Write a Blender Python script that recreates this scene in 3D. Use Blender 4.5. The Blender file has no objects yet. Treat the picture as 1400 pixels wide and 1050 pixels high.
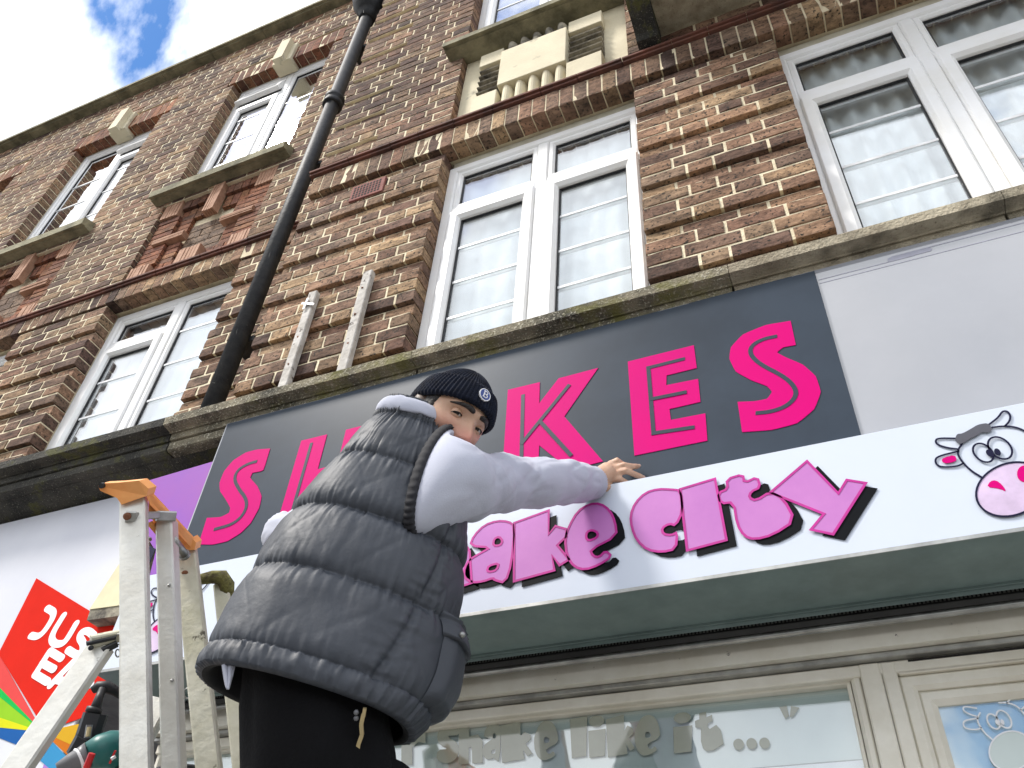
import bpy, bmesh, math, random
from mathutils import Vector, Matrix, noise
from mathutils.geometry import tessellate_polygon
random.seed(7)
PI = math.pi
scn = bpy.context.scene
C = scn.collection
# ---------------------------------------------------------------- camera, sky, sun, exposure
# lengths are laid out with the camera's height as z = 0; everything is lifted onto the ground at the end
EYE = 1.40
AX = ((0.91865033, -0.22687652, -0.32343254), (0.3906283, 0.64405431, 0.65772607), (0.05908552, -0.73056217, 0.6802851))
FPX = 1162.9
cam = bpy.data.cameras.new('camera'); cam_o = bpy.data.objects.new('camera', cam); C.objects.link(cam_o)
cam.sensor_width = 36.0; cam.lens = 36.0 * FPX / 1400.0; cam.clip_start = 0.05; cam.clip_end = 3000
cam_o.matrix_world = Matrix(((AX[0][0], -AX[0][1], -AX[0][2], 0), (AX[1][0], -AX[1][1], -AX[1][2], 0), (AX[2][0], -AX[2][1], -AX[2][2], 0), (0, 0, 0, 1)))
scn.camera = cam_o
SUN_EL, SUN_AZ = 52.0, 228.0            # azimuth clockwise from +Y: the sun stands behind the camera, to its left
w = bpy.data.worlds.new('World'); scn.world = w; w.use_nodes = True
nt = w.node_tree; nt.nodes.clear()
def N(t, kind, **kw):
    n = t.nodes.new(kind)
    for k, v in kw.items():
        if k.startswith('i_'): n.inputs[k[2:].replace('_', ' ')].default_value = v
        else: setattr(n, k, v)
    return n
out = N(nt, 'ShaderNodeOutputWorld'); bg = N(nt, 'ShaderNodeBackground'); bg.inputs[1].default_value = 0.10
sky = N(nt, 'ShaderNodeTexSky', sky_type='NISHITA', sun_disc=False)
sky.sun_elevation = math.radians(SUN_EL); sky.sun_rotation = math.radians(SUN_AZ); sky.ozone_density = 3.0; sky.air_density = 1.0; sky.dust_density = 0.6
tc = N(nt, 'ShaderNodeTexCoord'); mp = N(nt, 'ShaderNodeMapping'); mp.inputs['Location'].default_value = (0.896, -0.6676, 3.1144)
no = N(nt, 'ShaderNodeTexNoise'); no.inputs['Scale'].default_value = 2.6; no.inputs['Detail'].default_value = 9; no.inputs['Roughness'].default_value = 0.56; no.inputs['Distortion'].default_value = 0.25
rp = N(nt, 'ShaderNodeValToRGB'); rp.color_ramp.elements[0].position = 0.395; rp.color_ramp.elements[1].position = 0.475
n2 = N(nt, 'ShaderNodeTexNoise'); n2.inputs['Scale'].default_value = 4.0; n2.inputs['Detail'].default_value = 6
r2 = N(nt, 'ShaderNodeValToRGB'); r2.color_ramp.elements[0].position = 0.3; r2.color_ramp.elements[1].position = 0.7
r2.color_ramp.elements[0].color = (6.4, 6.7, 7.2, 1); r2.color_ramp.elements[1].color = (10.0, 10.0, 10.0, 1)
mx = N(nt, 'ShaderNodeMix', data_type='RGBA')
sat = N(nt, 'ShaderNodeHueSaturation'); sat.inputs['Saturation'].default_value = 1.3; sat.inputs['Value'].default_value = 1.0
nt.links.new(tc.outputs['Generated'], mp.inputs['Vector']); nt.links.new(mp.outputs[0], no.inputs['Vector']); nt.links.new(mp.outputs[0], n2.inputs['Vector'])
nt.links.new(no.outputs['Fac'], rp.inputs[0]); nt.links.new(n2.outputs['Fac'], r2.inputs[0]); nt.links.new(rp.outputs[0], mx.inputs['Factor'])
nt.links.new(sky.outputs[0], sat.inputs['Color']); nt.links.new(sat.outputs[0], mx.inputs['A']); nt.links.new(r2.outputs[0], mx.inputs['B']); nt.links.new(mx.outputs['Result'], bg.inputs[0]); nt.links.new(bg.outputs[0], out.inputs[0])
sl = bpy.data.lights.new('sun', 'SUN'); sl.energy = 1.9; sl.angle = math.radians(11); sl.color = (1.0, 0.95, 0.88)
so = bpy.data.objects.new('sun', sl); C.objects.link(so)
az, el = math.radians(SUN_AZ), math.radians(SUN_EL)
sd = Vector((math.sin(az) * math.cos(el), math.cos(az) * math.cos(el), math.sin(el)))
so.rotation_euler = sd.to_track_quat('Z', 'Y').to_euler()
vs = scn.view_settings; vs.view_transform = 'Standard'; vs.look = 'None'; vs.gamma = 1.0; vs.use_curve_mapping = False
vs.exposure = 1.08
scn.render.engine = 'CYCLES'
# ---------------------------------------------------------------- helpers
def tag(o, label=None, cat=None, group=None, kind=None):
    if label: o['label'] = label
    if cat: o['category'] = cat
    if group: o['group'] = group
    if kind: o['kind'] = kind
    return o
def link(o, parent=None):
    C.objects.link(o)
    if parent: o.parent = parent
    return o
def empty(name, loc=(0, 0, 0)):
    o = bpy.data.objects.new(name, None); o.empty_display_size = 0.1; o.location = loc
    return link(o)
def meshobj(name, verts, faces, mat, parent=None, smooth=False, mats=None, mi=None):
    me = bpy.data.meshes.new(name); me.from_pydata([tuple(v) for v in verts], [], faces)
    for m in (mats or [mat]): me.materials.append(m)
    if mi: me.polygons.foreach_set('material_index', mi)
    if smooth: me.polygons.foreach_set('use_smooth', [True] * len(me.polygons))
    me.update()
    o = bpy.data.objects.new(name, me)
    p, w_ = parent, Vector((0, 0, 0))
    while p is not None: w_ += p.location; p = p.parent
    o.location = -w_
    return link(o, parent)
class MB:
    def __init__(s): s.v = []; s.f = []; s.m = []
    def add(s, v, f, m=0):
        n = len(s.v); s.v += [tuple(p) for p in v]; s.f += [tuple(i + n for i in q) for q in f]; s.m += [m] * len(f); return s
    def box(s, x0, x1, y0, y1, z0, z1, c=0.0, m=0):
        if c <= 0:
            v = [(x, y, z) for z in (z0, z1) for y in (y0, y1) for x in (x0, x1)]
            return s.add(v, [(0, 2, 3, 1), (4, 5, 7, 6), (0, 1, 5, 4), (2, 6, 7, 3), (0, 4, 6, 2), (1, 3, 7, 5)], m)
        b = bmesh.new(); r = bmesh.ops.create_cube(b, size=1)
        for q in b.verts: q.co = Vector(((x0 + x1) / 2 + q.co.x * (x1 - x0), (y0 + y1) / 2 + q.co.y * (y1 - y0), (z0 + z1) / 2 + q.co.z * (z1 - z0)))
        bmesh.ops.bevel(b, geom=b.edges[:], offset=c, segments=1, affect='EDGES')
        b.verts.index_update(); s.add([q.co.copy() for q in b.verts], [[q.index for q in f.verts] for f in b.faces], m); b.free(); return s
    def bar(s, a, b, u, w, h, c=0.0, m=0):
        """rectangular bar from a to b; u = width direction hint"""
        a, b = Vector(a), Vector(b); d = (b - a).normalized(); u = Vector(u); u = (u - d * u.dot(d)).normalized(); n = d.cross(u)
        pr = [(-.5, -.5), (.5, -.5), (.5, .5), (-.5, .5)]
        if c > 0:
            k = c / w; l = c / h
            pr = [(-.5 + k, -.5), (.5 - k, -.5), (.5, -.5 + l), (.5, .5 - l), (.5 - k, .5), (-.5 + k, .5), (-.5, .5 - l), (-.5, -.5 + l)]
        q = len(pr); v = [p + u * (x * w) + n * (y * h) for p in (a, b) for x, y in pr]
        f = [(i, (i + 1) % q, q + (i + 1) % q, q + i) for i in range(q)] + [tuple(range(q))[::-1], tuple(range(q, 2 * q))]
        return s.add(v, f, m)
    def tube(s, pts, rad, n=16, m=0, cap=True):
        pts = [Vector(p) for p in pts]; rad = rad if isinstance(rad, (list, tuple)) else [rad] * len(pts)
        v = []; u = None
        for i, p in enumerate(pts):
            d = (pts[min(i + 1, len(pts) - 1)] - pts[max(i - 1, 0)]).normalized()
            if u is None: u = d.orthogonal().normalized()
            u = (u - d * u.dot(d)).normalized(); w_ = d.cross(u)
            v += [p + (u * math.cos(2 * PI * k / n) + w_ * math.sin(2 * PI * k / n)) * rad[i] for k in range(n)]
        f = [(i * n + k, i * n + (k + 1) % n, (i + 1) * n + (k + 1) % n, (i + 1) * n + k) for i in range(len(pts) - 1) for k in range(n)]
        if cap: f += [tuple(range(n))[::-1], tuple(range((len(pts) - 1) * n, len(pts) * n))]
        return s.add(v, f, m)
    def ball(s, c, r, n=16, m=0, M=None):
        r = r if isinstance(r, (list, tuple)) else (r, r, r); v = []; h = n // 2; c = Vector(c)
        for i in range(h + 1):
            for k in range(n):
                a, b = PI * i / h, 2 * PI * k / n
                p = Vector((r[0] * math.sin(a) * math.cos(b), r[1] * math.sin(a) * math.sin(b), r[2] * math.cos(a)))
                v.append(c + (M @ p if M else p))
        return s.add(v, [(i * n + k, (i + 1) * n + k, (i + 1) * n + (k + 1) % n, i * n + (k + 1) % n) for i in range(h) for k in range(n)], m)
    def prof(s, pr, x0, x1, m=0):
        """(y, z) outline swept along x"""
        q = len(pr); v = [(x, y, z) for x in (x0, x1) for y, z in pr]
        return s.add(v, [(i, (i + 1) % q, q + (i + 1) % q, q + i) for i in range(q)] + [tuple(range(q))[::-1], tuple(range(q, 2 * q))], m)
    def obj(s, name, mat, parent=None, smooth=False, mats=None):
        return meshobj(name, s.v, s.f, mat, parent, smooth, mats, s.m if mats else None)
def chaikin(p, n=2, closed=True):
    for _ in range(n):
        q = []
        L = len(p)
        for i in range(L if closed else L - 1):
            a, b = p[i], p[(i + 1) % L]
            q += [(a[0] * .75 + b[0] * .25, a[1] * .75 + b[1] * .25), (a[0] * .25 + b[0] * .75, a[1] * .25 + b[1] * .75)]
        if not closed: q = [p[0]] + q + [p[-1]]
        p = q
    return p
def plate(mb, loops, y, th, m=0):
    """flat cut-out standing in the x-z plane, front face at y, thickness th"""
    L = [[Vector((a, b, 0)) for a, b in lp] for lp in loops]
    tri = tessellate_polygon(L); fl = [p for lp in L for p in lp]; n = len(fl)
    v = [(p.x, y, p.y) for p in fl] + [(p.x, y + th, p.y) for p in fl]; f = []
    for t in tri:
        a, b, c = (fl[i] for i in t)
        f.append(t if (b - a).cross(c - a).z > 0 else t[::-1])
    o = 0
    for lp in L:
        k = len(lp); f += [(o + i, n + o + i, n + o + (i + 1) % k, o + (i + 1) % k) for i in range(k)]; o += k
    return mb.add(v, f, m)
def stroke(mb, pts, wd, y, th, closed=False, m=0, cap=True):
    p = [Vector(q) for q in pts]; n = len(p); lf, rt = [], []
    for i in range(n):
        a, b = (p[i - 1], p[(i + 1) % n]) if closed else (p[max(i - 1, 0)], p[min(i + 1, n - 1)])
        d0 = (p[i] - a).normalized() if (p[i] - a).length > 1e-9 else (b - p[i]).normalized(); d1 = (b - p[i]).normalized() if (b - p[i]).length > 1e-9 else d0
        t = (d0 + d1); t = t.normalized() if t.length > 1e-6 else d0
        k = min(1.6, 1 / max(.4, t.dot(d0))); nn = Vector((-t.y, t.x)) * wd / 2 * k
        lf.append(p[i] + nn); rt.append(p[i] - nn)
    if closed:
        v = [(q.x, y, q.y) for q in lf + rt] + [(q.x, y + th, q.y) for q in lf + rt]; f = []
        for i in range(n):
            j = (i + 1) % n; f += [(i, n + i, n + j, j), (i, j, 2 * n + j, 2 * n + i), (n + j, n + i, 3 * n + i, 3 * n + j)]
        return mb.add(v, f, m)
    if cap:
        def fan(c, a, s):
            return [c + Vector((math.cos(a + s * PI * k / 8), math.sin(a + s * PI * k / 8))) * wd / 2 for k in range(1, 8)]
        e = (rt[-1] - p[-1]); s0 = (lf[0] - p[0])
        poly = rt[:] + [c for c in fan(p[-1], math.atan2(e.y, e.x), 1)] + lf[::-1] + [c for c in fan(p[0], math.atan2(s0.y, s0.x), 1)]
    else: poly = rt + lf[::-1]
    return plate(mb, [[(q.x, q.y) for q in poly]], y, th, m)
def px(p):
    q = [sum(AX[r][c] * p[r] for r in range(3)) for c in range(3)]
    return (q[0] / q[2] * FPX + 700, q[1] / q[2] * FPX + 525) if q[2] > .1 else (-9999, -9999)
def ray(u, v, d):
    k = ((u - 700) * d / FPX, (v - 525) * d / FPX, d)
    return Vector([sum(AX[r][c] * k[c] for c in range(3)) for r in range(3)])
CAMX, CAMY, CAMZ = (Vector([AX[r][c] for r in range(3)]) for c in range(3))
# ---------------------------------------------------------------- materials
def mat(name, col, rough=.6, metal=0., var=.12, vs_=8., bump=.0, bs=40., col2=None, spec=.5, f2=None, coat=0., sheen=0., stretch=None, trans=0.):
    m = bpy.data.materials.new(name); m.use_nodes = True; t = m.node_tree; p = t.nodes['Principled BSDF']
    p.inputs['Roughness'].default_value = rough; p.inputs['Metallic'].default_value = metal; p.inputs['Specular IOR Level'].default_value = spec
    p.inputs['Coat Weight'].default_value = coat; p.inputs['Sheen Weight'].default_value = sheen; p.inputs['Transmission Weight'].default_value = trans
    tc = N(t, 'ShaderNodeTexCoord'); src = tc.outputs['Object']
    if stretch:
        mp = N(t, 'ShaderNodeMapping'); mp.inputs['Scale'].default_value = stretch; t.links.new(src, mp.inputs[0]); src = mp.outputs[0]
    no = N(t, 'ShaderNodeTexNoise'); no.inputs['Scale'].default_value = vs_; no.inputs['Detail'].default_value = 6; no.inputs['Roughness'].default_value = .65
    t.links.new(src, no.inputs['Vector'])
    r = N(t, 'ShaderNodeValToRGB'); c2 = col2 or tuple(max(0, c * (1 - var * 2.2)) for c in col)
    c1 = col if col2 else tuple(min(1, c * (1 + var * .6)) for c in col)
    r.color_ramp.elements[0].position = .35; r.color_ramp.elements[1].position = .65 if not f2 else f2
    r.color_ramp.elements[0].color = (*c2, 1); r.color_ramp.elements[1].color = (*c1, 1)
    t.links.new(no.outputs['Fac'], r.inputs[0]); t.links.new(r.outputs[0], p.inputs['Base Color'])
    if bump > 0:
        nb = N(t, 'ShaderNodeTexNoise'); nb.inputs['Scale'].default_value = bs; nb.inputs['Detail'].default_value = 5; t.links.new(src, nb.inputs['Vector'])
        b = N(t, 'ShaderNodeBump'); b.inputs['Strength'].default_value = min(1, bump); b.inputs['Distance'].default_value = .01; t.links.new(nb.outputs['Fac'], b.inputs['Height']); t.links.new(b.outputs[0], p.inputs['Normal'])
    return m
def speckle(m, col, lo, hi, scale, amount=1.):
    """adds dark or pale spots (grime, grit, droppings) over a mat() material"""
    t = m.node_tree; p = t.nodes['Principled BSDF']; old = p.inputs['Base Color'].links[0].from_socket
    tc = N(t, 'ShaderNodeTexCoord'); no = N(t, 'ShaderNodeTexNoise'); no.inputs['Scale'].default_value = scale; no.inputs['Detail'].default_value = 4; no.inputs['Roughness'].default_value = .7
    t.links.new(tc.outputs['Object'], no.inputs['Vector'])
    r = N(t, 'ShaderNodeValToRGB'); r.color_ramp.elements[0].position = lo; r.color_ramp.elements[1].position = hi; r.color_ramp.elements[0].color = (0, 0, 0, 1); r.color_ramp.elements[1].color = (amount, amount, amount, 1)
    x = N(t, 'ShaderNodeMix', data_type='RGBA'); x.inputs['B'].default_value = (*col, 1)
    t.links.new(no.outputs['Fac'], r.inputs[0]); t.links.new(r.outputs[0], x.inputs['Factor']); t.links.new(old, x.inputs['A']); t.links.new(x.outputs['Result'], p.inputs['Base Color'])
    return m
def brick_mat(name, cols, island):
    m = bpy.data.materials.new(name); m.use_nodes = True; t = m.node_tree; p = t.nodes['Principled BSDF']; p.inputs['Roughness'].default_value = .9; p.inputs['Specular IOR Level'].default_value = .25
    if island: rnd = N(t, 'ShaderNodeNewGeometry').outputs['Random Per Island']
    else: rnd = N(t, 'ShaderNodeObjectInfo').outputs['Random']
    r = N(t, 'ShaderNodeValToRGB'); r.color_ramp.interpolation = 'LINEAR'
    while len(r.color_ramp.elements) < len(cols): r.color_ramp.elements.new(.5)
    for i, c in enumerate(cols): e = r.color_ramp.elements[i]; e.position = i / (len(cols) - 1); e.color = (*c, 1)
    t.links.new(rnd, r.inputs[0])
    g = N(t, 'ShaderNodeNewGeometry')
    n1 = N(t, 'ShaderNodeTexNoise'); n1.inputs['Scale'].default_value = 24; n1.inputs['Detail'].default_value = 8; n1.inputs['Roughness'].default_value = .74
    mpv = N(t, 'ShaderNodeMapping'); mpv.inputs['Scale'].default_value = (.55, 1, 1.5); t.links.new(g.outputs['Position'], mpv.inputs[0]); t.links.new(mpv.outputs[0], n1.inputs['Vector'])
    q = N(t, 'ShaderNodeValToRGB'); q.color_ramp.elements[0].position = .32; q.color_ramp.elements[1].position = .70; q.color_ramp.elements[0].color = (.32, .29, .28, 1); q.color_ramp.elements[1].color = (2.0, 1.92, 1.75, 1)
    t.links.new(n1.outputs['Fac'], q.inputs[0])
    x = N(t, 'ShaderNodeMix', data_type='RGBA', blend_type='MULTIPLY'); x.inputs['Factor'].default_value = 1; t.links.new(r.outputs[0], x.inputs['A']); t.links.new(q.outputs[0], x.inputs['B'])
    # soot and lime bloom in broad drifts
    n3 = N(t, 'ShaderNodeTexNoise'); n3.inputs['Scale'].default_value = 1.7; n3.inputs['Detail'].default_value = 5; t.links.new(g.outputs['Position'], n3.inputs['Vector'])
    q3 = N(t, 'ShaderNodeValToRGB'); q3.color_ramp.elements[0].position = .35; q3.color_ramp.elements[1].position = .65; q3.color_ramp.elements[0].color = (.60, .56, .54, 1); q3.color_ramp.elements[1].color = (1.18, 1.12, 1.02, 1)
    t.links.new(n3.outputs['Fac'], q3.inputs[0])
    y = N(t, 'ShaderNodeMix', data_type='RGBA', blend_type='MULTIPLY'); y.inputs['Factor'].default_value = 1; t.links.new(x.outputs['Result'], y.inputs['A']); t.links.new(q3.outputs[0], y.inputs['B'])
    # black pits
    n4 = N(t, 'ShaderNodeTexNoise'); n4.inputs['Scale'].default_value = 75; n4.inputs['Detail'].default_value = 3; t.links.new(g.outputs['Position'], n4.inputs['Vector'])
    q4 = N(t, 'ShaderNodeValToRGB'); q4.color_ramp.elements[0].position = .575; q4.color_ramp.elements[1].position = .67; t.links.new(n4.outputs['Fac'], q4.inputs[0])
    z = N(t, 'ShaderNodeMix', data_type='RGBA'); z.inputs['B'].default_value = (.03, .025, .02, 1); t.links.new(q4.outputs[0], z.inputs['Factor']); t.links.new(y.outputs['Result'], z.inputs['A'])
    t.links.new(z.outputs['Result'], p.inputs['Base Color'])
    nb = N(t, 'ShaderNodeTexNoise'); nb.inputs['Scale'].default_value = 60; nb.inputs['Detail'].default_value = 6; t.links.new(g.outputs['Position'], nb.inputs['Vector'])
    b = N(t, 'ShaderNodeBump'); b.inputs['Strength'].default_value = .9; b.inputs['Distance'].default_value = .006; t.links.new(nb.outputs['Fac'], b.inputs['Height']); t.links.new(b.outputs[0], p.inputs['Normal'])
    return m
MIXED = [(.065, .046, .044), (.155, .10, .08), (.235, .165, .118), (.112, .075, .068), (.25, .165, .122), (.20, .135, .10), (.33, .245, .165), (.12, .086, .077), (.275, .18, .135), (.18, .135, .114), (.305, .23, .16), (.095, .062, .059), (.23, .14, .105), (.20, .152, .124)]
REDS = [(.20, .088, .06), (.25, .115, .07), (.15, .066, .052), (.26, .14, .085), (.19, .092, .07), (.17, .10, .078)]
GREY = [(.18, .14, .12), (.22, .17, .14), (.14, .11, .10), (.25, .19, .15)]
BM = {'mix': (brick_mat('stock_brick', MIXED, False), brick_mat('stock_brick_bulk', MIXED, True)),
      'red': (brick_mat('red_brick', REDS, False), brick_mat('red_brick_bulk', REDS, True)),
      'grey': (brick_mat('grey_brick', GREY, False), brick_mat('grey_brick_bulk', GREY, True))}
M = {}
M['mortar'] = mat('lime_mortar', (.88, .78, .56), .95, col2=(.64, .55, .38), vs_=9, bump=.6, bs=90)
M['concrete'] = mat('mossy_concrete', (.30, .26, .18), .95, col2=(.06, .055, .04), vs_=6, bump=1., bs=120)
speckle(M['concrete'], (.62, .58, .46), .56, .63, 120, .8); speckle(M['concrete'], (.16, .15, .035), .52, .66, 5, .75)
M['darkconc'] = mat('soot_black_concrete', (.075, .07, .058), .95, col2=(.02, .02, .018), vs_=5, bump=1., bs=110)
speckle(M['darkconc'], (.34, .32, .26), .60, .66, 140, .7); speckle(M['darkconc'], (.10, .10, .025), .54, .64, 7, .7)
M['paleconc'] = mat('pale_pebbled_concrete', (.52, .46, .34), .95, col2=(.24, .20, .14), vs_=7, bump=1., bs=120)
speckle(M['paleconc'], (.06, .05, .03), .60, .68, 90, .7); speckle(M['paleconc'], (.05, .045, .03), .52, .66, 3.2, .7)
M['stone'] = mat('cream_cast_stone', (.72, .65, .47), .85, col2=(.62, .55, .39), vs_=4, bump=.25, bs=70)
speckle(M['stone'], (.05, .045, .04), .62, .74, 3.5, .75)
M['sillstone'] = mat('weathered_sill_stone', (.34, .31, .20), .9, col2=(.13, .12, .075), vs_=7, bump=.6, bs=70)
M['sootstone'] = mat('soot_stained_stone', (.40, .36, .27), .9, col2=(.035, .03, .028), vs_=11, bump=.5, bs=60)
M['tile'] = mat('red_clay_tile', (.20, .075, .05), .85, col2=(.07, .035, .028), vs_=6, bump=.4)
M['paletile'] = mat('pale_clay_tile', (.50, .30, .20), .85, col2=(.34, .18, .11), vs_=15, bump=.4)
M['upvc'] = mat('white_window_plastic', (.90, .90, .90), .32, col2=(.84, .83, .80), vs_=5)
M['grubby'] = mat('grubby_white_plastic', (.66, .62, .50), .5, col2=(.44, .40, .29), vs_=7)
M['gasket'] = mat('black_rubber_gasket', (.012, .012, .014), .6)
M['lead'] = mat('white_glazing_bar', (.86, .87, .88), .35)
M['curtain'] = mat('white_net_curtain', (.90, .92, .94), .9, col2=(.82, .85, .87), vs_=14)
M['room'] = mat('dim_room_plaster', (.32, .33, .33), .9)
M['terracotta'] = mat('terracotta_vent', (.30, .11, .085), .85, col2=(.18, .06, .05), bump=.3)
M['dark'] = mat('dark_void', (.012, .011, .01), .9)
M['pipe'] = mat('black_pipe_paint', (.012, .013, .016), .55, spec=.3, col2=(.03, .03, .03), vs_=20, bump=.25, bs=60); speckle(M['pipe'], (.35, .33, .30), .70, .74, 30, .6)
M['flakywood'] = mat('flaky_white_batten', (.60, .57, .53), .8, col2=(.42, .39, .35), vs_=12, bump=.7); speckle(M['flakywood'], (.06, .04, .03), .62, .67, 26, .9)
M['signgrey'] = mat('slate_grey_vinyl', (.034, .047, .066), .38, var=.10, vs_=2.5, spec=.15)
M['pink'] = mat('hot_pink_vinyl', (.62, .0, .165), .5, col2=(.54, .002, .165), vs_=1.2, spec=.05)
M['fascia'] = mat('glossy_pale_fascia', (.30, .31, .34), .06, var=.04, vs_=1.6, spec=1., coat=1.)
M['oldglue'] = mat('old_adhesive', (.36, .36, .44), .4, var=.1)
M['boxwhite'] = mat('white_box_vinyl', (.58, .63, .72), .30, var=.02, vs_=2)
M['orchid'] = mat('orchid_pink_vinyl', (.52, .20, .50), .4, col2=(.46, .165, .46), vs_=5, spec=.2)
M['magenta'] = mat('magenta_outline_vinyl', (.50, .025, .27), .4, spec=.25)
M['ink'] = mat('black_vinyl', (.004, .005, .007), .5, spec=.08)
M['navyink'] = mat('navy_line_vinyl', (.012, .012, .04), .5, spec=.1)
M['greyink'] = mat('grey_vinyl', (.07, .07, .09), .4)
M['muzzle'] = mat('pale_lilac_vinyl', (.62, .48, .66), .35)
M['soffit'] = mat('dull_green_metal', (.19, .255, .245), .35, col2=(.115, .16, .155), vs_=4, metal=.0)
M['slot'] = mat('shutter_slot_black', (.015, .017, .017), .5)
M['slat'] = mat('perforated_dark_slat', (.05, .05, .048), .4, metal=.6)
M['steel'] = mat('dull_steel', (.42, .42, .40), .35, metal=.8, var=.2)
M['strip'] = mat('spattered_metal_trim', (.80, .78, .70), .4, col2=(.62, .58, .48), vs_=3, metal=.15); speckle(M['strip'], (.05, .045, .035), .68, .73, 34, .9)
M['cream'] = mat('cream_frame_paint', (.78, .75, .66), .5, col2=(.64, .60, .50), vs_=5, bump=.1)
M['film'] = mat('frosted_window_film', (.62, .70, .67), .28, var=.05, vs_=2, spec=.6)
M['cutglass'] = mat('clear_cut_letter_glass', (.36, .38, .31), .06, var=.05, spec=.9, coat=.6)
M['neigh'] = mat('neighbour_white_board', (.66, .67, .72), .45, col2=(.57, .58, .64), vs_=1.3); speckle(M['neigh'], (.55, .50, .30), .66, .74, 1.6, .5)
for k, c in dict(red=(.80, .025, .012), lightred=(.85, .09, .085), green=(.02, .55, .10), lime=(.34, .66, .03), yellow=(.80, .78, .02), blue=(.02, .13, .42), gold=(.78, .45, .03), orange=(.70, .20, .02), sky=(.06, .33, .62), lilac=(.50, .26, .66)).items():
    M['je_' + k] = mat('sticker_' + k, tuple(q * .8 for q in c), .55, var=.03, spec=.03)
M['letterwhite'] = mat('white_letter_vinyl', (.86, .86, .88), .35, var=.02)
M['purple'] = mat('purple_board', (.24, .07, .42), .45, col2=(.30, .075, .38), vs_=2, spec=.25)
M['bracket'] = mat('cream_console_paint', (.72, .66, .42), .55, var=.06)
M['alu'] = mat('weathered_aluminium', (.66, .65, .60), .42, metal=.35, col2=(.54, .52, .46), vs_=9, bump=.15, bs=50); speckle(M['alu'], (.10, .075, .04), .67, .73, 24, .8)
M['alugreen'] = mat('algae_aluminium', (.58, .56, .46), .55, metal=.2, col2=(.42, .40, .29), vs_=8, bump=.2, bs=50); speckle(M['alugreen'], (.05, .04, .02), .63, .69, 20, .9); speckle(M['alugreen'], (.24, .26, .04), .64, .72, 9, .8)
M['moss'] = mat('mossy_cap', (.20, .19, .05), .95, col2=(.05, .035, .02), vs_=40, bump=1., bs=80)
M['orange'] = mat('orange_plastic_cap', (.90, .40, .13), .5, col2=(.82, .30, .075), vs_=12)
M['worn'] = mat('worn_sticker', (.62, .58, .44), .6, col2=(.40, .36, .25), vs_=60)
M['rust'] = mat('rusty_bolt', (.24, .10, .05), .7, metal=.4)
M['toolgreen'] = mat('drill_green_plastic', (.012, .13, .12), .4, var=.05)
M['toolred'] = mat('drill_red_switch', (.60, .015, .02), .35)
M['toolblack'] = mat('tool_black_plastic', (.012, .013, .016), .5, var=.2)
M['toolgrey'] = mat('drill_grey_collar', (.16, .16, .17), .4)
M['vest'] = mat('charcoal_quilted_nylon', (.037, .043, .055), .56, col2=(.029, .034, .044), vs_=5, bump=.12, bs=60, spec=.5)
M['lining'] = mat('black_vest_lining', (.008, .008, .01), .8)
M['rib'] = mat('black_rib_cuff', (.010, .010, .014), .8)
M['sweat'] = mat('white_sweatshirt_jersey', (.49, .505, .585), .95, col2=(.44, .455, .54), vs_=3, bump=.10, bs=300, sheen=.1)
M['trouser'] = mat('black_jersey_trousers', (.004, .004, .005), .95, bump=.2, bs=150, spec=.2)
M['beanie'] = mat('dark_navy_knit', (.008, .012, .026), .95, col2=(.004, .005, .011), vs_=60, sheen=.06, spec=.2)
M['badgeblue'] = mat('blue_badge', (.02, .06, .30), .4)
M['hair'] = mat('dark_brown_hair', (.016, .011, .009), .6, var=.3, vs_=90, bump=.5, bs=160)
M['eyewhite'] = mat('eye_white', (.72, .66, .62), .15, var=.02)
M['iris'] = mat('dark_brown_iris', (.02, .010, .006), .1)
M['nail'] = mat('pale_fingernail', (.62, .42, .34), .25, var=.03)
M['gold'] = mat('brass_zip', (.62, .50, .28), .35, metal=.8)
M['pave'] = mat('grey_paving', (.24, .235, .22), .9, col2=(.17, .165, .155), vs_=3, bump=.4)
M['road'] = mat('asphalt', (.06, .06, .061), .9, bump=.6, bs=90)
M['shopwall'] = mat('dull_pink_render', (.36, .22, .18), .9, col2=(.28, .17, .14), vs_=8)
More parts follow.
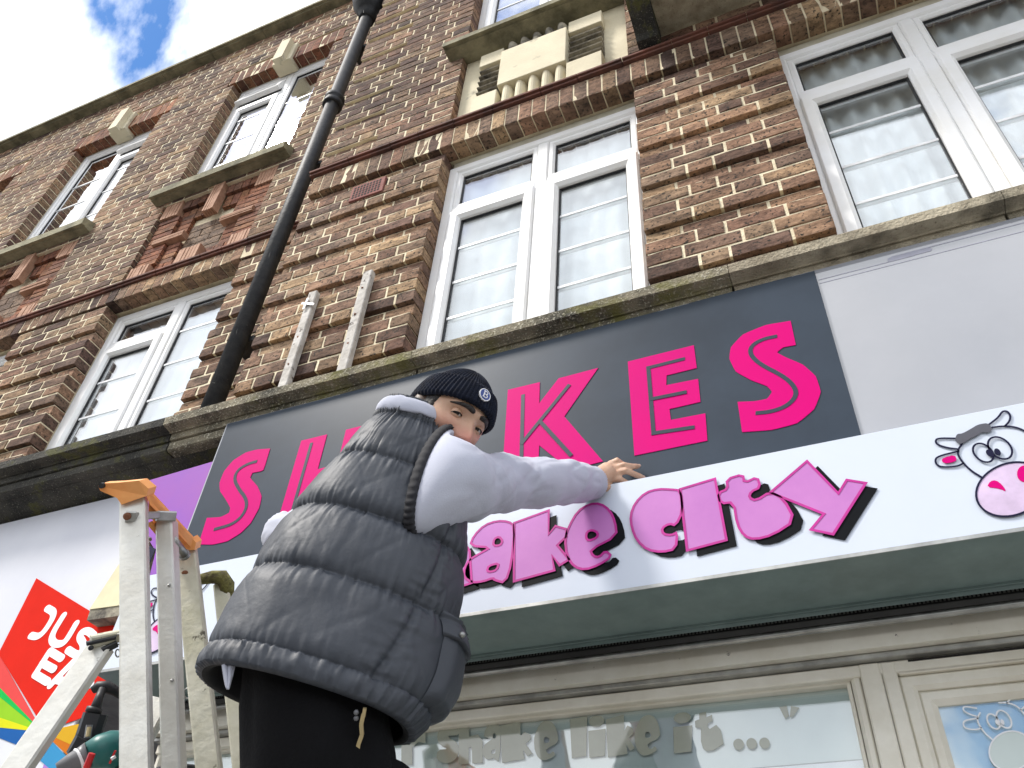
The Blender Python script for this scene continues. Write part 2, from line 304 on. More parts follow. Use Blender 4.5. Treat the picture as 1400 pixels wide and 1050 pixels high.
def glass_mat(name, tint, boost):
    m = bpy.data.materials.new(name); m.use_nodes = True; t = m.node_tree; t.nodes.clear()
    o = N(t, 'ShaderNodeOutputMaterial'); x = N(t, 'ShaderNodeMixShader'); tr = N(t, 'ShaderNodeBsdfTransparent'); tr.inputs[0].default_value = (*tint, 1)
    gl = N(t, 'ShaderNodeBsdfGlossy'); gl.inputs['Roughness'].default_value = .015; gl.inputs['Color'].default_value = (.97, .98, 1, 1)
    ge = N(t, 'ShaderNodeNewGeometry'); dt = N(t, 'ShaderNodeVectorMath', operation='DOT_PRODUCT'); t.links.new(ge.outputs['True Normal'], dt.inputs[0]); t.links.new(ge.outputs['Incoming'], dt.inputs[1])
    ab_ = N(t, 'ShaderNodeMath', operation='ABSOLUTE'); t.links.new(dt.outputs['Value'], ab_.inputs[0]); om = N(t, 'ShaderNodeMath', operation='SUBTRACT'); om.inputs[0].default_value = 1.; t.links.new(ab_.outputs[0], om.inputs[1])
    pw = N(t, 'ShaderNodeMath', operation='POWER'); pw.inputs[1].default_value = 5.; t.links.new(om.outputs[0], pw.inputs[0]); fr = N(t, 'ShaderNodeMath', operation='MULTIPLY_ADD'); fr.inputs[1].default_value = .957; fr.inputs[2].default_value = .043; t.links.new(pw.outputs[0], fr.inputs[0])
    mu = N(t, 'ShaderNodeMath', operation='MULTIPLY', use_clamp=True); mu.inputs[1].default_value = boost
    tc = N(t, 'ShaderNodeTexCoord'); no = N(t, 'ShaderNodeTexNoise'); no.inputs['Scale'].default_value = 1.6; no.inputs['Detail'].default_value = 1
    b = N(t, 'ShaderNodeBump'); b.inputs['Strength'].default_value = .12; b.inputs['Distance'].default_value = .05
    t.links.new(tc.outputs['Object'], no.inputs[0]); t.links.new(no.outputs['Fac'], b.inputs['Height']); t.links.new(b.outputs[0], gl.inputs['Normal'])
    t.links.new(fr.outputs[0], mu.inputs[0]); t.links.new(mu.outputs[0], x.inputs[0]); t.links.new(tr.outputs[0], x.inputs[1]); t.links.new(gl.outputs[0], x.inputs[2]); t.links.new(x.outputs[0], o.inputs[0])
    return m
M['glass'] = glass_mat('double_glazing', (.96, .98, .98), 3.6)
GLY={'K': [[(-0.9123, 1.8693), (-0.8003, 1.8688), (-0.7988, 1.7766), (-0.7357, 1.8651), (-0.6034, 1.8685), (-0.7135, 1.6986), (-0.5929, 1.496), (-0.6937, 1.4901), (-0.7919, 1.6065), (-0.7921, 1.4957), (-0.9069, 1.4925)]], 'Ki': [[(-0.8561, 1.8248), (-0.8456, 1.5101)], [(-0.8482, 1.6294), (-0.7017, 1.82)], [(-0.7893, 1.6947), (-0.6912, 1.5435)]], 'E': [[(-0.507, 1.8642), (-0.2997, 1.8652), (-0.2995, 1.7696), (-0.3904, 1.7681), (-0.3939, 1.7294), (-0.2993, 1.7253), (-0.3008, 1.636), (-0.3908, 1.6349), (-0.3895, 1.5933), (-0.2912, 1.59), (-0.2951, 1.4927), (-0.5007, 1.4932)]], 'Ei': [[(-0.337, 1.8177), (-0.4435, 1.8163), (-0.4417, 1.5577), (-0.3314, 1.5486)], [(-0.4397, 1.6872), (-0.3425, 1.684)]], 'S2': [[(-0.0139, 1.8681), (-0.0844, 1.8767), (-0.1537, 1.8609), (-0.1941, 1.8202), (-0.2034, 1.7757), (-0.1917, 1.7197), (-0.153, 1.6736), (-0.1141, 1.6395), (-0.1036, 1.6148), (-0.1207, 1.5933), (-0.1554, 1.5951), (-0.1997, 1.6061), (-0.2005, 1.4975), (-0.1251, 1.4839), (-0.0577, 1.4882), (-0.0076, 1.5239), (0.019, 1.5775), (0.0161, 1.6366), (-0.0092, 1.6886), (-0.0494, 1.7301), (-0.0708, 1.7568), (-0.051, 1.771), (-0.0156, 1.7682)]], 'S2i': [[(-0.0598, 1.8191), (-0.1005, 1.8214), (-0.1356, 1.8061), (-0.144, 1.7734), (-0.1219, 1.7256), (-0.0676, 1.6632), (-0.044, 1.6179), (-0.0439, 1.5809), (-0.0733, 1.5532), (-0.1161, 1.545), (-0.1573, 1.5517)]], 'S1': [[(-1.8482, 1.867), (-1.9069, 1.8783), (-1.9588, 1.8776), (-2.0068, 1.8533), (-2.0329, 1.8099), (-2.0351, 1.7579), (-2.0181, 1.7172), (-1.9763, 1.6718), (-1.941, 1.6289), (-1.9393, 1.6077), (-1.9711, 1.5972), (-2.0343, 1.6071), (-2.0288, 1.4992), (-1.9654, 1.4857), (-1.9036, 1.4867), (-1.8569, 1.51), (-1.8271, 1.5435), (-1.8113, 1.6008), (-1.8166, 1.6502), (-1.85, 1.7002), (-1.8975, 1.7476), (-1.8936, 1.7687), (-1.8459, 1.7661)]], 'S1i': [[(-1.8893, 1.8186), (-1.9312, 1.8169), (-1.9692, 1.7982), (-1.9699, 1.7574), (-1.9298, 1.7043), (-1.886, 1.6587), (-1.8674, 1.6198), (-1.8737, 1.5801), (-1.9062, 1.5532), (-1.9816, 1.5484)]], 'Hs': [[(-1.7139, 1.868), (-1.603, 1.8674), (-1.6084, 1.672), (-1.7128, 1.6476)]], 'a': [[(-0.9455, 1.2345), (-0.9361, 1.2657), (-0.9072, 1.2935), (-0.8702, 1.2993), (-0.8355, 1.2901), (-0.8159, 1.2714), (-0.8177, 1.1565), (-0.8316, 1.103), (-0.8631, 1.1168), (-0.8672, 1.1236), (-0.8946, 1.1179), (-0.9278, 1.1205), (-0.9528, 1.1402), (-0.954, 1.1686), (-0.9411, 1.1916), (-0.9117, 1.2053), (-0.8809, 1.2176)], [(-0.8751, 1.221), (-0.8744, 1.2423), (-0.86, 1.2473), (-0.8479, 1.2319), (-0.8536, 1.2181)], [(-0.887, 1.1473), (-0.8835, 1.1622), (-0.8538, 1.1649), (-0.8583, 1.1453), (-0.8759, 1.1422)]], 'k': [[(-0.8178, 1.2818), (-0.719, 1.3011), (-0.7172, 1.2255), (-0.6986, 1.2474), (-0.6681, 1.2316), (-0.6677, 1.2093), (-0.6925, 1.1878), (-0.6593, 1.1399), (-0.6843, 1.1276), (-0.706, 1.1607), (-0.698, 1.1157), (-0.8073, 1.1031)]], 'e': [[(-0.6716, 1.2038), (-0.6607, 1.2397), (-0.638, 1.2804), (-0.6062, 1.2966), (-0.5747, 1.2917), (-0.5496, 1.2647), (-0.5365, 1.2269), (-0.5332, 1.1839), (-0.6039, 1.158), (-0.5957, 1.1372), (-0.5794, 1.1312), (-0.5629, 1.1472), (-0.547, 1.1281), (-0.5796, 1.1105), (-0.6177, 1.1026), (-0.6452, 1.1164), (-0.6651, 1.15)], [(-0.6149, 1.1957), (-0.6121, 1.2121), (-0.598, 1.2155), (-0.5819, 1.2035), (-0.5843, 1.1891), (-0.6077, 1.1838)]], 'c': [[(-0.496, 1.2373), (-0.4825, 1.2727), (-0.4537, 1.2988), (-0.4205, 1.3024), (-0.3884, 1.2937), (-0.3622, 1.2845), (-0.3629, 1.2215), (-0.3829, 1.1841), (-0.398, 1.1933), (-0.418, 1.184), (-0.4155, 1.1654), (-0.3952, 1.1584), (-0.3803, 1.1643), (-0.3877, 1.1187), (-0.4212, 1.1164), (-0.4568, 1.1289), (-0.4817, 1.1605), (-0.4936, 1.1994)]], 'I': [[(-0.3638, 1.2889), (-0.2747, 1.3005), (-0.2663, 1.1199), (-0.3606, 1.1093)]], 't': [[(-0.2716, 1.256), (-0.2465, 1.2621), (-0.2469, 1.2924), (-0.2057, 1.2978), (-0.2059, 1.2708), (-0.1728, 1.282), (-0.1697, 1.2499), (-0.1938, 1.2423), (-0.2003, 1.226), (-0.1852, 1.2135), (-0.1487, 1.232), (-0.1222, 1.2056), (-0.1057, 1.1412), (-0.1601, 1.1131), (-0.2023, 1.1088), (-0.2246, 1.1224), (-0.2368, 1.1574), (-0.2372, 1.2212), (-0.2686, 1.2242)]], 'y': [[(-0.149, 1.2298), (-0.0521, 1.3002), (-0.0003, 1.1931), (0.0247, 1.226), (0.0629, 1.2081), (-0.0317, 1.089), (-0.0761, 1.1104), (-0.041, 1.1455)]], 'h': [[(-1.0985, 1.2337), (-1.0292, 1.2472), (-1.0224, 1.1936), (-1.0014, 1.2287), (-0.9625, 1.2476), (-0.9438, 1.2178), (-0.9276, 1.1193), (-0.9871, 1.1091), (-0.9991, 1.1576), (-1.0126, 1.1412), (-1.0082, 1.1065), (-1.0752, 1.0991)]], 'S': [[(-1.139, 1.2413), (-1.1042, 1.2281), (-1.1103, 1.1835), (-1.1571, 1.1917), (-1.0986, 1.1496), (-1.1036, 1.1006), (-1.159, 1.091), (-1.2132, 1.1057), (-1.2017, 1.1479), (-1.1542, 1.1368), (-1.2054, 1.1677), (-1.2155, 1.2219)]]}
COW={'hornl': [(0.275, 1.2855), (0.2382, 1.2964), (0.231, 1.289), (0.2332, 1.2774), (0.252, 1.2634), (0.2684, 1.2566)], 'earl': [(0.2692, 1.2499), (0.2253, 1.2467), (0.2165, 1.2363), (0.2183, 1.2199), (0.2359, 1.2128), (0.2584, 1.2107), (0.2701, 1.2159)], 'earp': [(0.2592, 1.2417), (0.235, 1.2388), (0.2295, 1.2331), (0.2324, 1.2242), (0.246, 1.2219), (0.2604, 1.2254)], 'head': [(0.282, 1.2683), (0.2667, 1.2505), (0.2661, 1.2293), (0.277, 1.1951), (0.295, 1.1702)], 'top': [(0.3523, 1.2971), (0.3771, 1.2947), (0.3992, 1.2842), (0.4134, 1.2658), (0.4232, 1.2348), (0.4217, 1.2039), (0.4147, 1.175)], 'hornr': [(0.3471, 1.3059), (0.3723, 1.3213), (0.3847, 1.3366), (0.3941, 1.3339), (0.3963, 1.3201), (0.3904, 1.305), (0.3769, 1.294)], 'earr': [(0.4134, 1.2658), (0.4453, 1.2878), (0.4577, 1.288), (0.4601, 1.2765), (0.4474, 1.2566), (0.4232, 1.2348)], 'hair': [(0.2723, 1.2855), (0.2793, 1.2966), (0.2891, 1.2939), (0.3129, 1.3042), (0.325, 1.3102), (0.3356, 1.311), (0.3457, 1.31), (0.3504, 1.2994), (0.3492, 1.2869), (0.3379, 1.2833), (0.3268, 1.2893), (0.3167, 1.281), (0.2998, 1.2763), (0.2873, 1.2687), (0.2764, 1.2668), (0.2708, 1.2749)], 'eyel': [(0.3267, 1.21), (0.3234, 1.2075), (0.3197, 1.2063), (0.3157, 1.2064), (0.3117, 1.2078), (0.3079, 1.2105), (0.3044, 1.2143), (0.3015, 1.219), (0.2992, 1.2245), (0.2977, 1.2303), (0.297, 1.2364), (0.2973, 1.2423), (0.2985, 1.2477), (0.3005, 1.2524), (0.3033, 1.2561), (0.3066, 1.2586), (0.3104, 1.2598), (0.3145, 1.2597), (0.3185, 1.2582), (0.3224, 1.2554), (0.3259, 1.2515), (0.3288, 1.2466), (0.331, 1.2411), (0.3325, 1.2352), (0.333, 1.2292), (0.3327, 1.2234), (0.3314, 1.2181), (0.3294, 1.2136)], 'eyer': [(0.3633, 1.2106), (0.3594, 1.2076), (0.355, 1.2062), (0.3503, 1.2063), (0.3457, 1.2079), (0.3413, 1.2109), (0.3373, 1.2153), (0.3339, 1.2209), (0.3313, 1.2272), (0.3297, 1.2341), (0.329, 1.2412), (0.3295, 1.2482), (0.331, 1.2546), (0.3334, 1.2601), (0.3368, 1.2645), (0.3408, 1.2676), (0.3453, 1.269), (0.35, 1.2689), (0.3547, 1.2672), (0.3592, 1.2639), (0.3633, 1.2594), (0.3666, 1.2537), (0.3691, 1.2472), (0.3706, 1.2403), (0.3711, 1.2333), (0.3706, 1.2265), (0.369, 1.2202), (0.3666, 1.2148)], 'pupl': [(0.3321, 1.2185), (0.3293, 1.2171), (0.3262, 1.2179), (0.3232, 1.2206), (0.3211, 1.2248), (0.3202, 1.2297), (0.3207, 1.2341), (0.3225, 1.2374), (0.3253, 1.2388), (0.3285, 1.238), (0.3314, 1.2352), (0.3335, 1.231), (0.3344, 1.2262), (0.3339, 1.2217)], 'pupr': [(0.3449, 1.2186), (0.3424, 1.2178), (0.3399, 1.219), (0.3378, 1.2219), (0.3366, 1.2259), (0.3365, 1.2303), (0.3376, 1.2341), (0.3396, 1.2367), (0.3422, 1.2375), (0.3447, 1.2363), (0.3468, 1.2334), (0.348, 1.2293), (0.348, 1.225), (0.347, 1.2211)], 'muz': [(0.4074, 1.1413), (0.4057, 1.1312), (0.4024, 1.1211), (0.3975, 1.1113), (0.3913, 1.1019), (0.3838, 1.0932), (0.3753, 1.0854), (0.3659, 1.0787), (0.3558, 1.0731), (0.3454, 1.0689), (0.3348, 1.0661), (0.3242, 1.0648), (0.314, 1.065), (0.3043, 1.0668), (0.2954, 1.07), (0.2875, 1.0747), (0.2809, 1.0808), (0.2755, 1.088), (0.2717, 1.0964), (0.2696, 1.1055), (0.2691, 1.1153), (0.2703, 1.1255), (0.2733, 1.1359), (0.278, 1.1461), (0.2842, 1.1559), (0.2917, 1.1651), (0.3006, 1.1734), (0.3103, 1.1806), (0.3209, 1.1864), (0.3318, 1.1908), (0.343, 1.1937), (0.354, 1.1948), (0.3646, 1.1943), (0.3745, 1.1922), (0.3834, 1.1885), (0.3912, 1.1832), (0.3976, 1.1767), (0.4025, 1.169), (0.4058, 1.1604), (0.4075, 1.1511)], 'nosl': [(0.296, 1.1438), (0.3073, 1.1572), (0.3183, 1.157), (0.3262, 1.1428), (0.3288, 1.1232), (0.3189, 1.1346)], 'nosr': [(0.3871, 1.1577), (0.3841, 1.1509), (0.3799, 1.1453), (0.375, 1.1416), (0.37, 1.1402), (0.3656, 1.1412), (0.3621, 1.1446), (0.36, 1.15), (0.3597, 1.1567), (0.3611, 1.1639), (0.3641, 1.1708), (0.3683, 1.1764), (0.3732, 1.1802), (0.3782, 1.1816), (0.3828, 1.1805), (0.3862, 1.177), (0.3882, 1.1716), (0.3885, 1.1648)]}
JE={'J': [[(-2.863, 1.473), (-2.8054, 1.4448), (-2.8136, 1.3824), (-2.8363, 1.3517), (-2.8819, 1.3646)]], 'U': [[(-2.7544, 1.4268), (-2.7725, 1.3492), (-2.7426, 1.3132), (-2.695, 1.3043), (-2.679, 1.319), (-2.6676, 1.3811)]], 'S': [[(-2.5504, 1.3178), (-2.59, 1.3428), (-2.6227, 1.3426), (-2.6198, 1.3204), (-2.5836, 1.2915), (-2.5737, 1.2619), (-2.5926, 1.248), (-2.6496, 1.2767)]], 'T1': [[(-2.5475, 1.2865), (-2.4639, 1.245)], [(-2.5042, 1.2657), (-2.5195, 1.2087)]], 'E': [[(-2.6641, 1.247), (-2.7411, 1.2841), (-2.7625, 1.1998), (-2.681, 1.1627)], [(-2.7521, 1.2405), (-2.6775, 1.2079)]], 'A': [[(-2.6602, 1.1491), (-2.5943, 1.2297), (-2.5263, 1.0944)], [(-2.6337, 1.1639), (-2.5517, 1.1409)]], 'T2': [[(-2.5638, 1.1735), (-2.4663, 1.1288)], [(-2.5144, 1.1507), (-2.5298, 1.0905)]]}
FAN={'red': [(-3.0137, 1.6289), (-2.4038, 1.3097), (-2.3967, 1.0234), (-2.6025, 0.9835), (-2.6696, 1.0463), (-3.0171, 1.3121)], 'lightred': [(-3.0171, 1.3121), (-2.6025, 0.9835), (-2.9283, 1.1755)], 'green': [(-2.9283, 1.1755), (-2.6025, 0.9835), (-2.9039, 1.138)], 'lime': [(-2.9039, 1.138), (-2.6025, 0.9835), (-2.8513, 1.0571)], 'yellow': [(-2.8513, 1.0571), (-2.6025, 0.9835), (-2.8268, 1.0195)], 'blue': [(-2.8268, 1.0195), (-2.6025, 0.9835), (-2.6971, 0.9491), (-2.8029, 0.9827)], 'gold': [(-2.6025, 0.9835), (-2.448, 0.995), (-2.4423, 0.9266)], 'orange': [(-2.6025, 0.9835), (-2.4423, 0.9266), (-2.4252, 0.8842)], 'sky': [(-2.6025, 0.9835), (-2.3989, 0.8642), (-2.4398, 0.8277), (-2.5736, 0.8964)], 'lilac': [(-2.5345, 0.8841), (-2.4425, 0.8543), (-2.4485, 0.8001), (-2.526, 0.8165)]}
WTXT=[('r', [(-1.2911, 0.8182), (-1.2151, 0.816), (-1.2288, 0.9108), (-1.3072, 0.9141)]), ('s', [(-1.181, 0.8121), (-1.1111, 0.8103), (-1.1233, 0.9189), (-1.1957, 0.9219)]), ('h', [(-1.1122, 0.8066), (-1.0402, 0.8046), (-1.0495, 0.9084), (-1.124, 0.9116)]), ('a', [(-1.0402, 0.8046), (-0.9879, 0.8042), (-0.9957, 0.9085), (-1.0497, 0.9098)]), ('k', [(-0.9891, 0.8005), (-0.8957, 0.7968), (-0.9006, 0.9044), (-0.9972, 0.91)]), ('e', [(-0.8923, 0.7965), (-0.8236, 0.7946), (-0.826, 0.8996), (-0.897, 0.9027)]), ('l', [(-0.7918, 0.7956), (-0.7446, 0.7953), (-0.7445, 0.9011), (-0.7932, 0.9021)]), ('i', [(-0.744, 0.7929), (-0.6943, 0.7924), (-0.6925, 0.899), (-0.7438, 0.9004)]), ('k', [(-0.6944, 0.79), (-0.6186, 0.7873), (-0.6142, 0.893), (-0.6925, 0.8971)]), ('e', [(-0.6199, 0.7862), (-0.5532, 0.7842), (-0.5469, 0.8861), (-0.6157, 0.8894)]), ('i', [(-0.5233, 0.7852), (-0.4722, 0.7843), (-0.4636, 0.8838), (-0.5162, 0.8855)]), ('t', [(-0.4662, 0.7844), (-0.3958, 0.7819), (-0.3852, 0.8775), (-0.4576, 0.8813)])]
DOTS=[[(-0.3587, 0.7933), (-0.3458, 0.7922)], [(-0.3278, 0.7923), (-0.3152, 0.7912)], [(-0.2974, 0.7907), (-0.2849, 0.7896)]]
QUO=[[(-0.2508, 0.8727), (-0.2327, 0.8743), (-0.2311, 0.8489), (-0.2414, 0.8431)], [(-0.2228, 0.8732), (-0.2039, 0.8667), (-0.2215, 0.8468), (-0.23, 0.8454)]]
# ---------------------------------------------------------------- ground
meshobj('ground', [(-400, -400, -1.46), (400, -400, -1.46), (400, 400, -1.46), (-400, 400, -1.46)], [(0, 1, 2, 3)], M['road'])['kind'] = 'structure'
pv = MB(); pv.box(-60, 60, -2.2, 2.02, -1.455, -1.40, 0); pv.obj('pavement', M['pave'])['kind'] = 'structure'
kb = MB(); kb.box(-60, 60, -2.36, -2.203, -1.455, -1.397, .012); kb.obj('kerb', M['paleconc'])['kind'] = 'structure'
# ---------------------------------------------------------------- bricks
def brick_template(seed):
    r = random.Random(seed); nx, nz = 4, 3; v = []; f = []
    ch = .06
    for k in range(nz):
        for i in range(nx):
            x = -.5 + i / (nx - 1); z = -.5 + k / (nz - 1); edge = i in (0, nx - 1) or k in (0, nz - 1)
            v.append((x * (1 - (.022 if edge else 0)) + r.uniform(-.008, .008), (.012 if edge and i in (0, nx - 1) and k in (0, nz - 1) else 0) + r.uniform(-.015, .02), z * (1 - (.06 if edge else 0)) + r.uniform(-.04, .04)))
    f += [(k * nx + i, k * nx + i + 1, (k + 1) * nx + i + 1, (k + 1) * nx + i) for k in range(nz - 1) for i in range(nx - 1)]
    ring = [i for i in range(nx)] + [k * nx + nx - 1 for k in range(1, nz)] + [(nz - 1) * nx + i for i in range(nx - 2, -1, -1)] + [k * nx for k in range(nz - 2, 0, -1)]
    n = len(v); L = len(ring)
    for i in ring:
        x, y, z = v[i]; sx = .5 if x > .45 else (-.5 if x < -.45 else x); sz = .5 if z > .4 else (-.5 if z < -.4 else z)
        v.append((sx, .03, sz))
    for i in ring:
        x, y, z = v[n + ring.index(i)]; v.append((x, 1., z))
    for a in range(L):
        b = (a + 1) % L
        f += [(ring[b], ring[a], n + a, n + b), (n + b, n + a, n + L + a, n + L + b)]
    return v, f
TPL = [brick_template(100 + i) for i in range(8)]
BME = {}
for kind_ in BM:
    for i, (v, f) in enumerate(TPL):
        me = bpy.data.meshes.new('brick'); me.from_pydata(v, [], f); me.materials.append(BM[kind_][0]); BME[kind_, i] = me
class Wall:
    def __init__(s): s.b = []; s.back = MB()
    def brick(s, x0, x1, z0, z1, y, d=.1, kind='mix'):
        s.b.append((x0, x1, z0, z1, y + random.uniform(-.002, .0015), d, kind))
    def lay(s, y, x0, x1, z0, n, ch, openings=(), recess=None, ph=0., kind='mix', backd=.2, jt=0.):
        """Flemish bond: n courses of height ch from z0; recess(j) -> [(xa, xb, depth)]"""
        for j in range(n):
            za, zb = z0 + j * ch, z0 + (j + 1) * ch; zm = (za + zb) / 2
            iv = [(x0, x1)]
            for (a, b, c, d) in openings:
                if c - .01 < zm < d + .01:
                    iv = [q for (p, r) in iv for q in ((p, min(r, a)), (max(p, b), r)) if q[1] - q[0] > .02]
            out_ = []
            for (p, r) in iv:
                rc = recess(j) if recess else []
                cuts = sorted({p, r, *[c for q in rc for c in q[:2] if p < c < r]})
                for a, b in zip(cuts, cuts[1:]):
                    dd = sum(q[2] for q in rc if q[0] - 1e-6 <= a and b <= q[1] + 1e-6); out_.append((a, b, dd, a == p, b == r))
            for (a, b, dd, el, er) in out_:
                below = recess(j - 1) if recess else []; cut = .010 if not dd and any(q[0] < (a + b) / 2 < q[1] for q in below) else 0
                s.back.box(a + (.006 if el else 0), b - (.006 if er else 0), y + dd + .0042, y + backd, za + cut, zb)
                st, hd, g = .2145 - jt, .1025 - jt, .0108 + jt
                off = ph + (0 if j % 2 else (st + g + hd + g) / 2 + .0) ; per = st + hd + 2 * g
                k = math.floor((a - x0 - off) / per) - 1; x = x0 + off + k * per; e = []
                while x < b:
                    for ln in (st, hd):
                        p, r = max(x, a), min(x + ln, b)
                        if r - p > .028: e.append([p, r])
                        x += ln + g
                if e and e[0][0] - a < .06: e[0][0] = a
                if e and b - e[-1][1] < .06: e[-1][1] = b
                for p, r in e:
                    s.brick(p + random.uniform(0, .0015), r - random.uniform(0, .0015), za + .0048 + jt * .5 + random.uniform(0, .0012), zb - jt * .5 - .0048 - random.uniform(0, .0012), y + dd, .1, kind)
    def soldiers(s, y, x0, x1, z0, z1, pitch, kind='mix', d=.1):
        n = max(1, round((x1 - x0) / pitch)); p = (x1 - x0) / n
        s.back.box(x0 + .004, x1 - .004, y + .0042, y + d + .06, z0 + .008, z1 - .002)
        for i in range(n): s.brick(x0 + i * p + .004, x0 + (i + 1) * p - .004, z0 + random.uniform(0, .004), z1, y + random.uniform(0, .003), d, kind)
    def build(s, root, limit=300):
        sc = []
        for i, (x0, x1, z0, z1, y, d, kind) in enumerate(s.b):
            q = [px((x, y, z)) for x, z in ((x0, z0), (x1, z0), (x1, z1), (x0, z1))]
            cx_, cy_ = sum(p[0] for p in q) / 4, sum(p[1] for p in q) / 4
            ar = abs(sum(q[k][0] * q[(k + 1) % 4][1] - q[(k + 1) % 4][0] * q[k][1] for k in range(4))) / 2
            vis = 2 < cx_ < 1398 and 2 < cy_ < 1048 and cy_ < 640 - cx_ * .2735
            sc.append((ar if vis else ar * .001, i))
        sc.sort(reverse=True); top = {i for a, i in sc[:limit]}; bulk = {}
        for i, (x0, x1, z0, z1, y, d, kind) in enumerate(s.b):
            t = i % 8; dx, dz = x1 - x0, z1 - z0
            if i in top:
                o = bpy.data.objects.new('brick', BME[kind, t]); o.location = Vector(((x0 + x1) / 2, y, (z0 + z1) / 2)) - root.location; o.scale = (dx, d, dz); link(o, root)
            else:
                mb = bulk.setdefault(kind, MB())
                mb.add([((x0 + x1) / 2 + a * dx, y + b * d, (z0 + z1) / 2 + c * dz) for a, b, c in TPL[t][0]], TPL[t][1])
        for kind, mb in bulk.items(): mb.obj('far_bricks', BM[kind][1], root)['kind'] = 'stuff'
        s.back.obj('mortar', M['mortar'], root)
# ---------------------------------------------------------------- windows
def mring(mb, a, b, c, d, wd, ya, yb, bev=.012):
    lp = [(0, yb), (0, ya + bev * .5), (bev * .5, ya), (wd - bev, ya), (wd, ya + bev), (wd, yb)]
    v = [q for o_, yy in lp for q in ((a + o_, yy, c + o_), (b - o_, yy, c + o_), (b - o_, yy, d - o_), (a + o_, yy, d - o_))]
    n = len(lp); mb.add(v, [(i * 4 + k, i * 4 + (k + 1) % 4, ((i + 1) % n) * 4 + (k + 1) % 4, ((i + 1) % n) * 4 + k) for i in range(n) for k in range(4)])
def window(root, x0, x1, z0, z1, y, lights, mull, label, zt=None, bars=(), open_top=None, head=0., ow=.05, sash=.062, bead=.032):
    """outer frame x0..x1, z0..z1 standing at y; lights: 'tb' (small light over casement) or 'full'"""
    fr = MB(); zh = z1 - head
    if head: fr.box(x0 + .01, x1 - .01, y + .012, y + .06, zh + .002, z1, .004, 1)
    xs = [x0] + list(mull) + [x1]; hw = .03
    lp = [(0, y + .065), (0, y + .003), (.003, y), (ow - .008, y), (ow, y + .008), (ow, y + .065)]
    fr.add([q for o_, yy in lp for q in ((x0 + o_, yy, z0 + o_), (x1 - o_, yy, z0 + o_), (x1 - o_, yy, zh - o_), (x0 + o_, yy, zh - o_))], [(i * 4 + k, i * 4 + (k + 1) % 4, ((i + 1) % 6) * 4 + (k + 1) % 4, ((i + 1) % 6) * 4 + k) for i in range(6) for k in range(4)])
    for mxx in mull: fr.box(mxx - hw, mxx + hw, y + .001, y + .066, z0 + ow, zh - ow, .006)
    o = fr.obj('window', None, root, mats=[M['upvc'], M['grubby']])
    if label: o['label'] = label
    def ring(mb, a, b, c, d, wd, ya, yb, bev=.012):
        # mitred frame: loops from the outer back edge over the front to the inner back edge
        lp = [(0, yb), (0, ya + bev * .5), (bev * .5, ya), (wd - bev, ya), (wd, ya + bev), (wd, yb)] if bev > 0 else [(0, yb), (0, ya), (wd, ya), (wd, yb)]
        v = [q for o_, yy in lp for q in ((a + o_, yy, c + o_), (b - o_, yy, c + o_), (b - o_, yy, d - o_), (a + o_, yy, d - o_))]
        n = len(lp); mb.add(v, [(i * 4 + k, i * 4 + (k + 1) % 4, ((i + 1) % n) * 4 + (k + 1) % 4, ((i + 1) % n) * 4 + k) for i in range(n) for k in range(4)])
    def pane(a, b, c, d, yy, tilt=0, brs=()):
        g = MB(); ring(g, a - .005, b + .005, c - .005, d + .005, .012, yy - .004, yy + .014, 0); go = g.obj('gasket', M['gasket'], o)
        p = MB(); p.box(a, b, yy + .002, yy + .008, c, d); po = p.obj('pane', M['glass'], o)
        res = [go, po]
        for zb in brs:
            if c + .04 < zb < d - .04:
                q = MB(); q.box(a, b, yy + .016, yy + .022, zb - .010, zb + .010, .002); q.box(a, b, yy - .0025, yy + .0015, zb - .008, zb + .008, .001); res.append(q.obj('glazing_bar', M['lead'], o))
        return res
    for i, st in enumerate(lights):
        a = xs[i] + (ow if i == 0 else hw); b = xs[i + 1] - (ow if i == len(lights) - 1 else hw); c, d = z0 + ow, zh - ow
        if st == 'full':
            s_ = MB(); ring(s_, a, b, c, d, bead, y + .010, y + .05, .010); s_.obj('sash', M['upvc'], o)
            pane(a + bead, b - bead, c + bead, d - bead, y + .03, 0, bars)
        else:
            t = MB(); t.box(a, b, y + .0015, y + .06, zt - .028, zt + .022, .006); t.obj('transom', M['upvc'], o)
            s_ = MB(); ring(s_, a, b, c, zt - .028, sash, y - .012, y + .05, .016); s_.obj('sash', M['upvc'], o)
            pane(a + sash, b - sash, c + sash, zt - .028 - sash, y + .022, 0, bars)
            ut = MB(); ring(ut, a, b, zt + .022, d, bead + (.015 if open_top == i else 0), y + .008, y + .05, .010); uo = ut.obj('sash', M['upvc'], o)
            pcs = pane(a + bead, b - bead, zt + .022 + bead, d - bead, y + .028)
            if open_top == i:     # top-hung light pushed open
                for q in [uo] + pcs:
                    R_ = Matrix.Translation((0, y, d)) @ Matrix.Rotation(math.radians(-14), 4, 'X') @ Matrix.Translation((0, -y, -d))
                    q.data.transform(R_)
    rm = MB(); yy = y + .07
    a, b, c, d = x0 - .35, x1 + .35, z0 - .5, z1 + .25
    rm.add([(a, yy, c), (b, yy, c), (b, yy, d), (a, yy, d), (a, yy + 2, c), (b, yy + 2, c), (b, yy + 2, d), (a, yy + 2, d)], [(4, 5, 6, 7), (0, 4, 7, 3), (1, 2, 6, 5), (3, 7, 6, 2), (0, 1, 5, 4)])
    rm.obj('room', M['room'], o)
    return o
